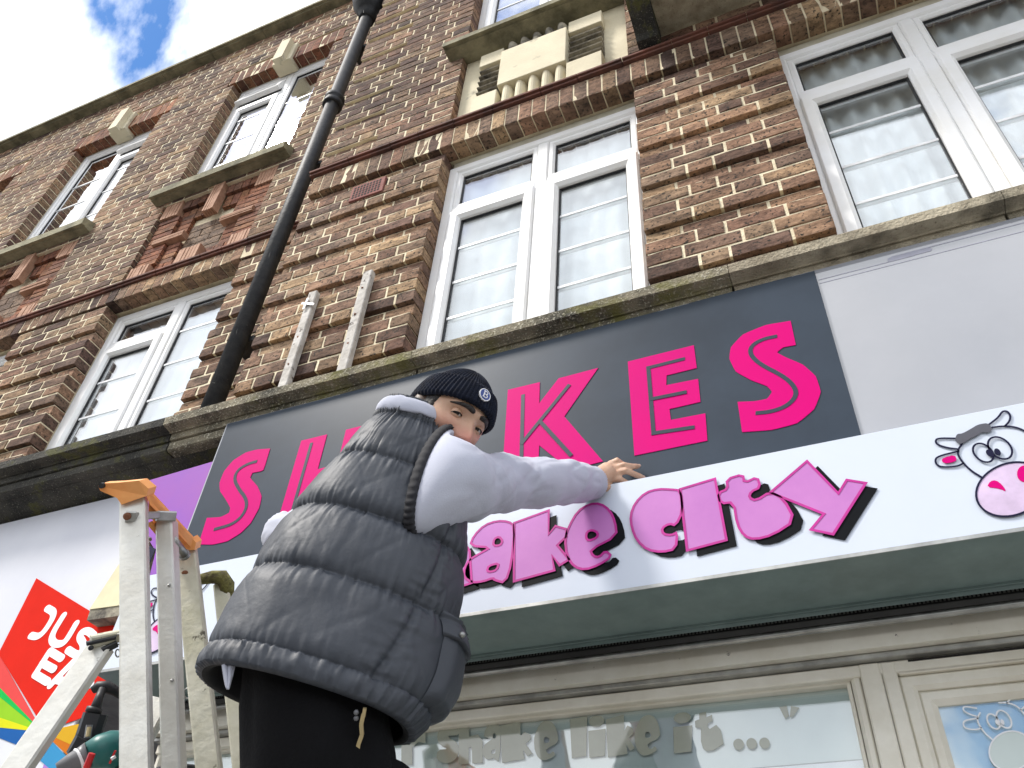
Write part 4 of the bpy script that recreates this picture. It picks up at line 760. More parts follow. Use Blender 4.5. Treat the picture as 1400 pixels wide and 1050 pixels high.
for (c_, e_) in DOTS:
    r = abs(e_[0] - c_[0]); q = MB(); plate(q, [[(c_[0] + r * math.cos(2 * PI * k / 20), c_[1] + r * 1.05 * math.sin(2 * PI * k / 20)) for k in range(20)]], 2.1232, .0006); q.obj('cut_dot', M['cutglass'], fl)
for l in QUO: q = MB(); plate(q, [l], 2.1232, .0006); q.obj('cut_quote_mark', M['cutglass'], fl)
dfx = lambda p: ((p[0] - .26) * .62 + .165, (p[1] - 1.2) * .62 + .772)
co = cow(sf_, dfx, .0032, 2.1225, 'letterwhite', 'film')
# ---------------------------------------------------------------- neighbour's sign board
YN = 1.985
nb_ = MB(); nb_.box(-5.2, -2.47, YN + .006, YN + .02, .30, 1.975, .003)
ns = tag(nb_.obj('neighbour_sign', M['neigh']), "neighbouring shop's white sign board with a tilted red sticker reading JUST EAT", 'sign board')
for i, (k, l) in enumerate(FAN.items()):
    q = MB(); plate(q, [l], YN + .0035 - (.001 if k == 'red' else 0) + (.0005 if i % 2 else 0), .001); q.obj('sticker_' + ('panel' if k == 'red' else 'ray'), M['je_' + k], ns)
for k, ss in JE.items():
    q = MB()
    i = 0
    for s_ in ss:
        for seg in ([chaikin(s_, 3, False)] if k in 'JUS' else [[a, b] for a, b in zip(s_, s_[1:])]): stroke(q, seg, .029, YN + .0012 - i * .0004, .0008); i += 1
    q.obj('letter', M['letterwhite'], ns)
nw = MB(); nw.box(-8.2, -2.47, 2.03, 2.28, -1.4, .29); nw.obj('neighbour_shopfront', M['shopwall'])
tag(bpy.data.objects['neighbour_shopfront'], 'dull pink rendered shopfront below the white sign board', 'shopfront')
ck = MB()
plate(ck, [[(-2.39, 1.76), (-2.435, 1.76), (-2.508, 1.556), (-2.556, 1.392), (-2.40, 1.385)]], 1.93, .10); plate(ck, [[(-2.556, 1.391), (-2.55, 1.350), (-2.40, 1.345), (-2.40, 1.384)]], 1.934, .09, 1)
tag(ck.obj('console_bracket', None, mats=[M['bracket'], M['sootstone']]), 'cream painted console bracket between the two shops, behind the ladder', 'bracket')
# ---------------------------------------------------------------- ladder
lad = tag(empty('stepladder', (-1.2, 1.4, -1.4)), 'old aluminium stepladder with orange top cap, spread beside the man', 'ladder')
def down(a, b, z):
    """point where the line a->b meets height z"""
    a, b = Vector(a), Vector(b); t = (z - a.z) / (b.z - a.z); return a.lerp(b, t)
def stile(top, bot, wd, hd, mt, nm='stile', ground=True):
    a, b = ray(*top), ray(*bot); e = down(a, b, -1.39) if ground else b
    q = MB(); q.bar(e, a, CAMX, wd, hd, .004); o = q.obj(nm, M[mt], lad); return o, a, b
def screw(u, v, d, r, par, mt='rust'):
    p = ray(u, v, d); q = MB(); q.tube([p + CAMZ * .004, p - CAMZ * .002, p - CAMZ * .004], [r, r, r * .6], 12); q.obj('bolt', M[mt], par)
sA, At, Ab = stile((183, 684, 2.0), (187, 1050, 1.62), .0575, .030, 'alu')
sB, Bt, Bb = stile((228, 712, 2.08), (238, 1050, 1.78), .040, .050, 'alu')
sC, Ct, Cb = stile((254, 752, 2.20), (285, 1040, 1.86), .052, .034, 'alugreen')
sD, Dt, Db = stile((303, 800, 2.26), (331, 1050, 1.95), .040, .026, 'alugreen')
sE, Et, Eb = stile((139, 884, 1.80), (24, 1050, 1.62), .052, .028, 'alu')
sF, Ft, Fb = stile((222, 958, 2.02), (150, 1090, 1.85), .050, .028, 'alu')
screw(181, 868, 1.83, .0085, sA); screw(173, 841, 1.86, .003, sA, 'toolblack'); screw(253, 785, 2.14, .0095, sC); screw(262, 941, 1.985, .009, sC); screw(124, 886, 1.77, .005, sE, 'toolblack')
for u_, v_, d_, par in ((178, 760, 1.905, sA), (192, 762, 1.905, sA), (180, 960, 1.70, sA), (194, 962, 1.70, sA), (231, 800, 1.965, sB), (235, 930, 1.85, sB), (262, 860, 2.06, sC), (98, 950, 1.72, sE), (60, 1000, 1.665, sE)): screw(u_, v_, d_, .0034, par, 'steel')
lbq = MB(); lbq.bar(ray(190, 905, 1.752), ray(190, 935, 1.722), CAMX, .030, .0012); lbo = lbq.obj('worn_label', M['worn'], sA)
q = MB()     # inverted-U top of the rear frame, furred with moss
pt = [ray(272, 793, 2.23), ray(290, 789, 2.24), ray(303, 790, 2.25), ray(310, 800, 2.25), ray(312, 822, 2.24)]
q.tube(pt, [.014, .017, .021, .020, .012], 12)
mo = q.obj('mossy_rail_top', M['moss'], lad, True)
for v in mo.data.vertices: v.co += Vector((noise.noise(v.co * 90), noise.noise(v.co * 90 + Vector((5, 0, 0))), noise.noise(v.co * 90 + Vector((0, 9, 0))))) * .006
# orange cap: a nose over stile A and a sloping channel to stile C
capp = MB()
def slab(pts, d, th, m=0):
    fr = [ray(u, v, dd) for u, v, dd in pts]; n = len(fr); bk = [p + d * th for p in fr]
    capp.add(fr + bk, [tuple(range(n))[::-1], tuple(range(n, 2 * n))] + [(i, (i + 1) % n, n + (i + 1) % n, n + i) for i in range(n)], m)
slab([(134, 664, 1.965), (138, 661, 1.965), (160, 660, 1.965), (190, 657, 1.965), (203, 668, 1.975), (200, 678, 1.975), (166, 690, 1.965), (160, 681, 1.965), (137, 671, 1.965)], CAMZ, .045)
slab([(190, 657, 1.966), (265, 738, 2.17), (267, 752, 2.175), (262, 749, 2.17), (205, 690, 2.0), (200, 676, 1.98)], CAMZ, .012)
slab([(203, 672, 1.99), (258, 738, 2.165), (258, 751, 2.17), (243, 752, 2.16), (203, 704, 2.02)], (CAMX * .15 + CAMZ).normalized(), .004)
slab([(200, 716, 2.02), (206, 713, 2.03), (240, 752, 2.165), (236, 758, 2.165)], CAMZ, .03)
slab([(262, 735, 2.165), (268, 742, 2.17), (266, 752, 2.17), (244, 752, 2.16)], CAMZ, .04)
capo = capp.obj('top_cap', M['orange'], lad)
q = MB(); p = ray(139, 664, 1.960); q.tube([p + CAMZ * .01, p - CAMZ * .003], .0065, 14); q.obj('hole_rim', M['toolblack'], capo)
q = MB(); q.tube([ray(170, 700, 1.99) + CAMZ * .01, ray(197, 740, 2.03), ray(205, 737, 2.05)], .006, 8); q.obj('hinge_pin', M['steel'], lad, True)
q = MB(); q.tube([ray(236, 738, 2.05), ray(252, 758, 2.12)], .0115, 14); q.tube([ray(251, 757, 2.118), ray(253, 760, 2.125)], .014, 14); q.obj('hinge_rod', M['steel'], lad, True)
q = MB(); q.bar(ray(172, 706, 1.945), ray(186, 707, 1.95), CAMY, .026, .008, .003); q.bar(ray(184, 706, 1.95), ray(217, 704, 2.03), CAMY, .018, .008, .003); q.bar(ray(214, 705, 2.03), ray(240, 706, 2.06), CAMY, .024, .010, .003); q.obj('folding_arm', M['steel'], lad)
screw(173.5, 706, 1.938, .0085, lad)
q = MB(); q.bar(ray(124, 877, 1.78), ray(165, 869, 1.815), CAMY, .024, .02, .003); q.obj('hinge_plate', M['alugreen'], lad)
q = MB(); q.bar(ray(118, 880, 1.768), ray(158, 871, 1.80), CAMY, .008, .012, .002); q.bar(ray(140, 890, 1.78), ray(160, 880, 1.80), CAMY, .014, .01, .002); q.obj('hinge_gap', M['toolblack'], lad)
for u, v, r in ((162, 874, .011), (161, 893, .008), (256, 948, .012)):
    c_ = ray(u, v, 1.80 if u < 200 else 2.0); q = MB(); q.tube([c_ + (CAMX * math.cos(t) * .6 + CAMY * math.sin(t)) * r for t in [2 * PI * k / 16 for k in range(17)]], .0016, 6); q.obj('spring_ring', M['steel'], lad, True)
def mid(a, b, z): return down(a, b, z)
for z in (.42, .16, -.10, -.36, -.62, -.88, -1.14):
    q = MB(); q.bar(mid(At, Ab, z), mid(Ct, Cb, z), (1, 0, 0), .055, .028, .004); q.obj('tread', M['alu'], lad)
    q = MB(); q.bar(mid(Et, Eb, z - .03), mid(Ft, Fb, z - .03), (1, 0, 0), .030, .026, .004); q.obj('rung', M['alu'], lad)
# broad standing step held off the right flight, out of the picture below
q = MB(); q.box(-1.16, -.62, 1.0, 1.62, -.305, -.27, .004); q.obj('platform', M['alu'], lad)
for x, y in ((-.65, 1.03), (-.65, 1.59), (-1.0, 1.03)):
    q = MB(); q.box(x - .02, x + .02, y - .02, y + .02, -1.395, -.306, .003); q.obj('platform_leg', M['alu'], lad)
# ---------------------------------------------------------------- tools hung on the ladder
tr = MB(); a_, b_ = ray(160, 1068, 1.86), ray(300, 1046, 1.98)
def soft(u, v, d, r): return ray(u, v, d), r
dr = tag(empty('cordless_drill', ray(150, 1035, 1.80)), 'teal green power drill with red switch, tucked behind the ladder rails', 'drill')
q = MB(); q.tube([ray(78, 1052, 1.72), ray(98, 1043, 1.735), ray(112, 1037, 1.745), ray(122, 1032, 1.75)], [.012, .020, .024, .027], 20); q.obj('chuck', M['toolgrey'], dr, True)
q = MB(); q.tube([ray(106, 1041, 1.738), ray(108, 1040, 1.74), ray(110, 1039, 1.742)], [.0245, .0265, .0245], 20); q.obj('collar_ring', M['letterwhite'], dr, True)
q = MB(); q.tube([ray(120, 1034, 1.75), ray(135, 1028, 1.765), ray(150, 1025, 1.78), ray(168, 1025, 1.80), ray(190, 1030, 1.83)], [.027, .034, .038, .038, .030], 24); q.obj('body', M['toolgreen'], dr, True)
q = MB(); q.bar(ray(118, 1050, 1.700), ray(126, 1030, 1.708), CAMX, .012, .012, .003); q.obj('switch', M['toolred'], dr)
q = MB(); q.bar(ray(150, 1044, 1.722), ray(158, 1026, 1.730), CAMX, .0035, .003); q.obj('red_mark', M['toolred'], dr); q = MB(); q.bar(ray(152, 1038, 1.721), ray(158, 1034, 1.727), CAMY, .006, .003); q.obj('white_mark', M['letterwhite'], dr)
q = MB(); q.tube([ray(170, 1030, 1.80), ray(180, 1075, 1.76), ray(188, 1120, 1.73)], [.026, .024, .026], 16); q.obj('grip', M['toolblack'], dr, True)
hg = tag(empty('black_hand_tool', ray(118, 985, 1.84)), 'black handled tool with a slotted grip, standing upright behind the ladder rail', 'hand tool')
q = MB(); ex = (ray(140, 940, 1.84) - ray(110, 1030, 1.80)).normalized()
q.bar(ray(116, 1022, 1.80), ray(131, 976, 1.83), CAMX, .052, .030, .010); q.bar(ray(105, 1034, 1.79), ray(118, 1010, 1.80), CAMX, .046, .028, .009); q.obj('grip', M['toolblack'], hg)
q = MB(); q.tube([ray(128, 978, 1.83), ray(135, 955, 1.85), ray(140, 942, 1.87)], [.014, .009, .008], 14); q.tube([ray(127, 975, 1.829), ray(130, 968, 1.835)], .017, 14); q.obj('shaft', M['toolblack'], hg, True)
q = MB(); q.tube([ray(126, 944, 1.875), ray(134, 939, 1.88), ray(146, 939, 1.885), ray(158, 945, 1.89), ray(168, 956, 1.89)], [.008, .012, .014, .011, .004], 12); q.obj('head', M['toolblack'], hg, True)
q = MB(); q.bar(ray(120, 1007, 1.783), ray(122, 994, 1.792), CAMX, .010, .006, .0028); q.obj('slot_window', M['gold'], hg)
q = MB(); q.bar(ray(119.5, 1009, 1.7855), ray(122.5, 991, 1.7955), CAMX, .015, .006, .003); q.obj('slot_rim', M['toolgrey'], hg)
tb = tag(empty('tool_bucket', ray(262, 1050, 2.0)), 'dark teal tool bucket rim at the foot of the ladder rails', 'bucket')
q = MB(); c0 = ray(262, 1072, 2.03); n = 40; rr = .085
for (h0, r0), (h1, r1) in (((0, rr), (.016, rr + .004)), ((.016, rr + .004), (.016, rr - .006)), ((.016, rr - .006), (-.02, rr - .008)), ((0, rr), (-.16, rr - .02))):
    ring0 = [c0 + Vector((math.cos(2 * PI * k / n) * r0, math.sin(2 * PI * k / n) * r0, h0)) for k in range(n)]; ring1 = [c0 + Vector((math.cos(2 * PI * k / n) * r1, math.sin(2 * PI * k / n) * r1, h1)) for k in range(n)]
    q.add(ring0 + ring1, [(k, (k + 1) % n, n + (k + 1) % n, n + k) for k in range(n)])
q.add([c0 + Vector((math.cos(2 * PI * k / n) * (rr - .02), math.sin(2 * PI * k / n) * (rr - .02), -.16)) for k in range(n)], [tuple(range(n))]); q.obj('tub', M['toolgreen'], tb, True)
q = MB(); q.tube([c0 + Vector((math.cos(2 * PI * k / n) * (rr + .002), math.sin(2 * PI * k / n) * (rr + .002), .012)) for k in range(n + 1)], .006, 8, cap=False); q.obj('rim', M['toolblack'], tb, True)
# ---------------------------------------------------------------- the man on the ladder
def lerp(a, b, t): return a + (b - a) * t
def smooth(t): t = max(0, min(1, t)); return t * t * (3 - 2 * t)
def curve(keys, t):
    if t <= keys[0][0]: return keys[0][1]
    for (a, p), (b, q) in zip(keys, keys[1:]):
        if t <= b: return lerp(p, q, smooth((t - a) / (b - a)) * .5 + (t - a) / (b - a) * .5)
    return keys[-1][1]
# torso axis: picture-plane steps along the spine (t) and across it (u), depth growing towards the shoulders
SX, SY = .354, -.935
def dep(t): return 1.50 + .40 * t / 390
def axis_pt(t, u=0.): return ray(435 + SX * t + .935 * u, 935 + SY * t + .354 * u, dep(t))
SP_ = (axis_pt(380) - axis_pt(0)).normalized()
LAT = (CAMX * .935 + CAMY * .354); LAT = (LAT - SP_ * LAT.dot(SP_)).normalized()
NRM = LAT.cross(SP_).normalized()
if NRM.dot(CAMZ) > 0: NRM = -NRM            # towards the camera: his back
LEFT = [(-60, 150), (-32, 163), (0, 158), (40, 151), (80, 147), (145, 136), (210, 117), (285, 92), (325, 78), (362, 64), (392, 54), (420, 50)]
RIGHT = [(-60, 148), (-32, 152), (0, 166), (40, 168), (80, 162), (145, 147), (210, 131), (285, 108), (325, 90), (362, 66), (392, 46), (420, 42)]
QL = (-6, 112, 207, 294, 366)
def seam(t):
    """depth of the stitched valleys at height t (0 on a seam, 1 between)"""
    ks = [-34] + list(QL) + [420]
    for a, b in zip(ks, ks[1:]):
        if a <= t <= b:
            s = (t - a) / (b - a); return (1 - abs(2 * s - 1) ** 4.5) * min(1, (b - a) / 90), min(t - a, b - t)
    return 0, 0
def side_seam(t): return math.acos(max(-1, min(1, .40 + .0014 * t)))
def surf(t, th, off=0., plain=False):
    c, s = math.cos(th), math.sin(th); hl, hr = curve(LEFT, t), curve(RIGHT, t); hw = lerp(hl, hr, smooth(c * .5 + .5))
    k = dep(t) / FPX; a = hw * k; b = (hl + hr) * .5 * k * (.66 if s > 0 else .60)
    ce = axis_pt(t)
    cc = c * (1 + .12 * s * s); ss = s * (1 + .12 * c * c)     # slightly squared section
    p = ce + LAT * (a * cc) + NRM * (b * ss); d = (LAT * (c / max(a, .02)) + NRM * (s / max(b, .02))).normalized()
    if plain: return p + d * off
    pf, ds = seam(t); puff = .014 * pf - .011
    g = math.exp(-ds / 16.) if ds < 60 else 0
    u = th * 26
    wr = .0065 * g * noise.noise((u * 1.1, t * .012, 3.1)) + .0048 * g * noise.noise((u * 2.4, t * .03, 7.7)) + .002 * g * noise.noise((u * 5.5, t * .06, 1.7))
    q = p * 9
    q1 = q.dot(LAT); q2 = q.dot(SP_)
    wr += .0065 * noise.noise((q1 * 1.1, q.y, q2 * .6 + 11)) * pf + .003 * noise.noise((q1 * 2.6 + q2 * .9, q.y * 1.5, q2 * 1.1 + 5)) * pf
    wr -= .008 * max(0, .16 - abs(noise.noise((q1 * 1.5 - q2 * .9, q.y * .8, q2 * .45 + 31)))) * pf + .0045 * max(0, .14 - abs(noise.noise((q1 * 2.4 + q2 * 1.3, q.y, q2 * .7 + 3)))) * pf
    sth = side_seam(t); dd = abs(th - sth)
    if s > 0 and t > -6: gr = math.exp(-(dd / .035) ** 2); wr -= .008 * gr; wr += .004 * math.exp(-(dd / .16) ** 2) * noise.noise((t * .11, dd * 5, 2.))
    if t < -4: puff = .006 * (1 - ((t + 19) / 16) ** 2) - .004 if t > -34 else -.006; wr += .0035 * noise.noise((u * .42, t * .03, 5.)) + .0012 * noise.noise((u * 1.3, t * .05, 2.))
    return p + d * (off + puff + wr)
man = None
NT, NTH = 300, 300
v = []; f = []; T0, T1 = -33, 396
for i in range(NT + 1):
    t = T0 + (T1 - T0) * i / NT
    for k in range(NTH): v.append(surf(t, 2 * PI * k / NTH))
f = [(i * NTH + k, i * NTH + (k + 1) % NTH, (i + 1) * NTH + (k + 1) % NTH, (i + 1) * NTH + k) for i in range(NT) for k in range(NTH)]
mi = [0] * len(f); n0 = len(v)
for j, (tt, off) in enumerate(((-36, -.012), (-33, -.024), (-10, -.030), (90, -.04))):
    for k in range(NTH): v.append(surf(tt, 2 * PI * k / NTH, off, True))
rows = [0] + [n0 + j * NTH for j in range(4)]
for a, b in zip(rows, rows[1:]):
    f += [(a + (k + 1) % NTH, a + k, b + k, b + (k + 1) % NTH) for k in range(NTH)]; mi += [0 if a == 0 else 1] * NTH
vest_data = (v, f, mi)
# ---- body: one continuous skin, grown from overlapping volumes and fused
roll, yaw, pitch = math.radians(31), math.radians(32), math.radians(17)
r_i = CAMX * math.cos(roll) + CAMY * math.sin(roll); u_0 = CAMX * math.sin(roll) - CAMY * math.cos(roll)
o_i = -CAMZ * math.cos(pitch) + u_0 * math.sin(pitch); u_i = u_0 * math.cos(pitch) + CAMZ * math.sin(pitch)      # seen a little from below
hX = (r_i * math.cos(yaw) - o_i * math.sin(yaw)); hY = (r_i * math.sin(yaw) + o_i * math.cos(yaw)); hZ = u_i
HC = ray(640, 577, 1.86) - hY * .082
HM = Matrix((hX, hY, hZ)).transposed()
def H(x, y, z): return HC + HM @ Vector((x, y, z))
def ga(x, s): return math.exp(-(x / s) ** 2)
def headpt(a, b, g=1.):
    """a: polar angle from the crown, b: around, 0 = face forward"""
    d = Vector((math.sin(a) * math.sin(b), math.sin(a) * math.cos(b), math.cos(a)))
    x, y, z = d.x * .0765, d.y * (.098 if d.y > 0 else .102), d.z * (.122 if d.z > 0 else .124)
    if z < 0:
        q = -z / .124; x *= 1 - .30 * q ** 1.6; y = y * (1 - .10 * q) if y > 0 else y * (1 - .45 * q)
    if y > 0:
        fr = smooth(d.y * 1.6 - .2)
        y -= .010 * fr * ga(z - .0, .06) * ga(x, .05) * 0
        nose = ga(x, .0105 + .007 * smooth((-.012 - z) / .03)) * (smooth((.012 - z) / .055) if z > -.044 else smooth((z + .060) / .016)) * .036
        sock = -.0155 * (ga(x - .033, .019) + ga(x + .033, .019)) * ga(z - .002, .013)
        brow = .0075 * ga(z - .021, .010) * ga(abs(x) - .028, .026)
        cheek = .006 * ga(abs(x) - .045, .022) * ga(z + .030, .022)
        lip = .0075 * ga(x, .024) * (ga(z + .071, .006) + ga(z + .085, .007)) - .003 * ga(x, .026) * ga(z + .078, .0035)
        chin = .010 * ga(x, .026) * ga(z + .112, .016)
        phil = -.002 * ga(x, .004) * ga(z + .060, .006)
        wing = .006 * (ga(x - .0145, .006) + ga(x + .0145, .006)) * ga(z + .046, .008)
        nos = -.007 * (ga(x - .0085, .0042) + ga(x + .0085, .0042)) * ga(z + .0535, .004)
        y += (nose + sock + brow + cheek + lip + chin + phil + wing + nos) * fr
    return x, y, z
bd = MB(); na, nbb = 110, 150
hv_ = []
for i in range(na + 1):
    for k in range(nbb): hv_.append(H(*headpt(PI * i / na, 2 * PI * k / nbb)))
bd.add(hv_, [(i * nbb + k, (i + 1) * nbb + k, (i + 1) * nbb + (k + 1) % nbb, i * nbb + (k + 1) % nbb) for i in range(na) for k in range(nbb)])
earM = HM @ Matrix.Rotation(math.radians(14), 3, 'X') @ Matrix.Rotation(math.radians(-18), 3, 'Z')
for sx in (-1, 1): bd.ball(H(sx * .079, -.012, -.012), (.010, .019, .034), 16, M=earM)
neckb = axis_pt(372) - NRM * .01
bd.tube([neckb - SP_ * .05, lerp(neckb, HC, .35), H(0, -.03, -.06), H(0, -.02, -.02)], [.066, .060, .056, .05], 20)
bd.tube([ray(444, 1060, 1.43), ray(440, 985, 1.47), axis_pt(20), axis_pt(150), axis_pt(270), axis_pt(335), axis_pt(372)], [.065, .07, .075, .08, .065, .05, .04], 24)
# right arm to the panel
SL = [(594, 657, 1.742), (612, 658, 1.752), (636, 660, 1.80), (664, 661, 1.89), (702, 660, 2.01), (745, 659, 2.10), (785, 660, 2.185), (814, 660, 2.245)]
SR = [.094, .090, .079, .071, .064, .062, .054, .047]
arm = [ray(*p) for p in SL]
bd.tube([axis_pt(300), lerp(axis_pt(310), arm[2], .6) + CAMZ * .04, arm[3] + CAMZ * .01, arm[5], arm[6], ray(818, 655, 2.255)], [.045, .042, .040, .036, .030, .026], 16)
def hp(u, v_, y):                       # a point seen at (u, v_) lying at distance y from the camera's plane
    q = ray(u, v_, 1.); return q * (y / q.y)
wr_ = ray(818, 655, 2.255)
bd.tube([wr_ - (wr_ - arm[6]).normalized() * .03, wr_, hp(826, 650, 1.755), hp(834, 645, 1.765)], [.025, .026, .030, .030], 16)
pm = [hp(836, 634, 1.768), hp(840, 641, 1.768), hp(839, 648, 1.768), hp(834, 656, 1.766)]
for k_ in pm: bd.tube([wr_, lerp(wr_, k_, .5), k_], [.016, .014, .0115], 12)
bd.tube([pm[0], pm[1], pm[2], pm[3]], [.010, .012, .012, .010], 12)
fg = {'index': [(836, 634, 1.768), (843.5, 629.5, 1.762), (851, 635, 1.785), (856, 640, 1.816)],
      'middle': [(840, 641, 1.768), (853, 636, 1.766), (865, 638, 1.784), (873.5, 637.5, 1.814)],
      'ring': [(839, 648, 1.768), (856, 643.5, 1.768), (869, 649, 1.790), (879.5, 653, 1.816)],
      'little': [(834, 656, 1.766), (848, 655, 1.770), (857, 660, 1.792), (864, 663, 1.815)]}
NAILS = []
for nm_, ch_ in fg.items():
    P4 = [hp(*c) for c in ch_]; s_ = .9 if nm_ == 'little' else 1.
    bd.tube([P4[0], lerp(P4[0], P4[1], .5), P4[1], lerp(P4[1], P4[2], .5), P4[2], lerp(P4[2], P4[3], .6), P4[3]], [.0105 * s_, .0092 * s_, .0098 * s_, .0084 * s_, .0086 * s_, .0078 * s_, .0058 * s_], 12); bd.ball(P4[3], .0066 * s_, 10); NAILS.append((P4[2], P4[3], s_))
bd.tube([wr_ + Vector((0, 0, -.012)), hp(829, 668, 1.752), hp(839, 668, 1.772), hp(848, 670, 1.80)], [.016, .0135, .0105, .008], 12)
# left arm, mostly hidden behind the vest
larm = [axis_pt(300, -10), ray(452, 690, 1.84), ray(400, 725, 1.85), ray(430, 715, 1.96), ray(490, 680, 2.15)]
bd.tube(larm, [.045, .04, .038, .034, .028], 14)
bd.ball(larm[-1], (.03, .03, .045), 12)
# legs
hipc = ray(444, 1060, 1.43); dn = Vector((0, 0, -1)); hips = []
for sx in (-1, 1):
    h_ = hipc + LAT * (.056 * sx) - NRM * .01; kn = h_ + Vector((.02 * sx, .06, -.42)); an = Vector((kn.x + .02, kn.y - .08, -.20)); hips.append((h_, kn, an))
    bd.tube([h_ + SP_ * .02, h_, lerp(h_, kn, .5), kn, lerp(kn, an, .35), an], [.042, .05, .055, .050, .046, .036], 18)
    bd.tube([an + Vector((0, -.05, -.04)), an + Vector((0, .06, -.045)), an + Vector((0, .15, -.05))], [.036, .042, .026], 12)
me = bpy.data.meshes.new('tmp'); me.from_pydata([tuple(p) for p in bd.v], [], bd.f)
tmp = bpy.data.objects.new('tmp', me); C.objects.link(tmp)
rmh = tmp.modifiers.new('fuse', 'REMESH'); rmh.mode = 'VOXEL'; rmh.voxel_size = .0034
smm = tmp.modifiers.new('relax', 'SMOOTH'); smm.factor = .5; smm.iterations = 3
dg = bpy.context.evaluated_depsgraph_get(); dg.update(); me2 = bpy.data.meshes.new_from_object(tmp.evaluated_get(dg)); bpy.data.objects.remove(tmp)
man = bpy.data.objects.new('person', me2); C.objects.link(man); me2.name = 'person_body'
tag(man, 'man in quilted charcoal vest and navy beanie reaching across the sign', 'person')
# skin tint per vertex: flushed nose and cheek, stubble along lip and jaw, nostril shade painted in
HI = HM.transposed(); col = []
for q in me2.vertices:
    l = HI @ (q.co - HC); red = 0.; dk = 0.
    if l.length < .2 and l.y > -.03:
        red = .55 * ga(l.x, .022) * ga(l.z + .042, .022) * (l.y > .05) + .35 * ga(abs(l.x) - .045, .025) * ga(l.z + .035, .025)
        dk = .85 * smooth((-.058 - l.z) / .012) + .75 * ga(l.z + .058, .006) * ga(l.x, .03)
        dk = max(dk, .95 * smooth((-.046 - l.x) / .010) * smooth((.038 - l.y) / .014) * ga(l.z + .012, .05)); dk = max(dk, .75 * smooth((-.028 - l.z) / .025) * smooth((abs(l.x) - .030) / .02))
        dk = max(dk, .8 * (ga(l.x - .0085, .005) + ga(l.x + .0085, .005)) * ga(l.z + .054, .005))  # shade inside the nostrils, painted into the tint
    col += [red, min(1, dk), 0, 1]
at = me2.color_attributes.new('tint', 'FLOAT_COLOR', 'POINT'); at.data.foreach_set('color', col)
sk = bpy.data.materials.new('skin'); sk.use_nodes = True; t_ = sk.node_tree; p_ = t_.nodes['Principled BSDF']; p_.inputs['Roughness'].default_value = .45; p_.inputs['Specular IOR Level'].default_value = .4
p_.inputs['Subsurface Weight'].default_value = .12; p_.inputs['Subsurface Radius'].default_value = (.01, .004, .002); p_.inputs['Subsurface Scale'].default_value = .5
va = N(t_, 'ShaderNodeVertexColor', layer_name='tint'); se = N(t_, 'ShaderNodeSeparateColor'); t_.links.new(va.outputs[0], se.inputs[0])
no_ = N(t_, 'ShaderNodeTexNoise'); no_.inputs['Scale'].default_value = 35; no_.inputs['Detail'].default_value = 5
tcn = N(t_, 'ShaderNodeTexCoord'); t_.links.new(tcn.outputs['Object'], no_.inputs['Vector'])
ra = N(t_, 'ShaderNodeValToRGB'); ra.color_ramp.elements[0].position = .3; ra.color_ramp.elements[1].position = .7; ra.color_ramp.elements[0].color = (.50, .30, .20, 1); ra.color_ramp.elements[1].color = (.60, .385, .27, 1); t_.links.new(no_.outputs['Fac'], ra.inputs[0])
m1 = N(t_, 'ShaderNodeMix', data_type='RGBA'); m1.inputs['B'].default_value = (.58, .17, .14, 1); t_.links.new(se.outputs[0], m1.inputs['Factor']); t_.links.new(ra.outputs[0], m1.inputs['A'])
m2 = N(t_, 'ShaderNodeMix', data_type='RGBA'); m2.inputs['B'].default_value = (.045, .030, .022, 1); t_.links.new(se.outputs[1], m2.inputs['Factor']); t_.links.new(m1.outputs['Result'], m2.inputs['A']); t_.links.new(m2.outputs['Result'], p_.inputs['Base Color'])
pn = N(t_, 'ShaderNodeTexNoise'); pn.inputs['Scale'].default_value = 420; pn.inputs['Detail'].default_value = 4; t_.links.new(tcn.outputs['Object'], pn.inputs['Vector']); pbm = N(t_, 'ShaderNodeBump'); pbm.inputs['Strength'].default_value = .35; pbm.inputs['Distance'].default_value = .002; t_.links.new(pn.outputs['Fac'], pbm.inputs['Height']); t_.links.new(pbm.outputs[0], p_.inputs['Normal'])
me2.materials.append(sk); me2.polygons.foreach_set('use_smooth', [True] * len(me2.polygons)); me2.update()
for a, b, s_ in NAILS:
    d = (b - a).normalized(); up_ = (-CAMZ + Vector((0, 0, .5))); up_ = (up_ - d * up_.dot(d)).normalized(); x_ = d.cross(up_); q = MB(); q.ball(b - d * .002 + up_ * .0052 * s_, (.0042 * s_, .0055 * s_, .0012), 12, M=Matrix((x_, d, up_)).transposed()); q.obj('fingernail', M['nail'], man, True)
# clothes ------------------------------------------------------------
vest = meshobj('vest', vest_data[0], vest_data[1], None, man, True, [M['vest'], M['lining']], vest_data[2])
def patch(t0, t1, ths, off, nm, mt, nt_=24, nth=30, thick=.006, shape=None):
    v = []
    for lay in (0, 1):
        for i in range(nt_ + 1):
            for k in range(nth + 1):
                s, r = i / nt_, k / nth; t = lerp(t0, t1, s)
                if shape: t += shape(r)
                th = lerp(ths(t)[0], ths(t)[1], r); e = min(1, min(s, 1 - s) * 9) * min(1, min(r, 1 - r) * 9)
                v.append(surf(t, th, lerp(.0015, off, e) + (0 if lay == 0 else -.010)))
    n = (nt_ + 1) * (nth + 1); W_ = nth + 1
    f = [(i * W_ + k, i * W_ + k + 1, (i + 1) * W_ + k + 1, (i + 1) * W_ + k) for i in range(nt_) for k in range(nth)]
    f += [(n + i * W_ + k + 1, n + i * W_ + k, n + (i + 1) * W_ + k, n + (i + 1) * W_ + k + 1) for i in range(nt_) for k in range(nth)]
    return meshobj(nm, v, f, M[mt], vest, True)
patch(-4, 112, lambda t: (.62, -.75), .020, 'pocket', 'vest')
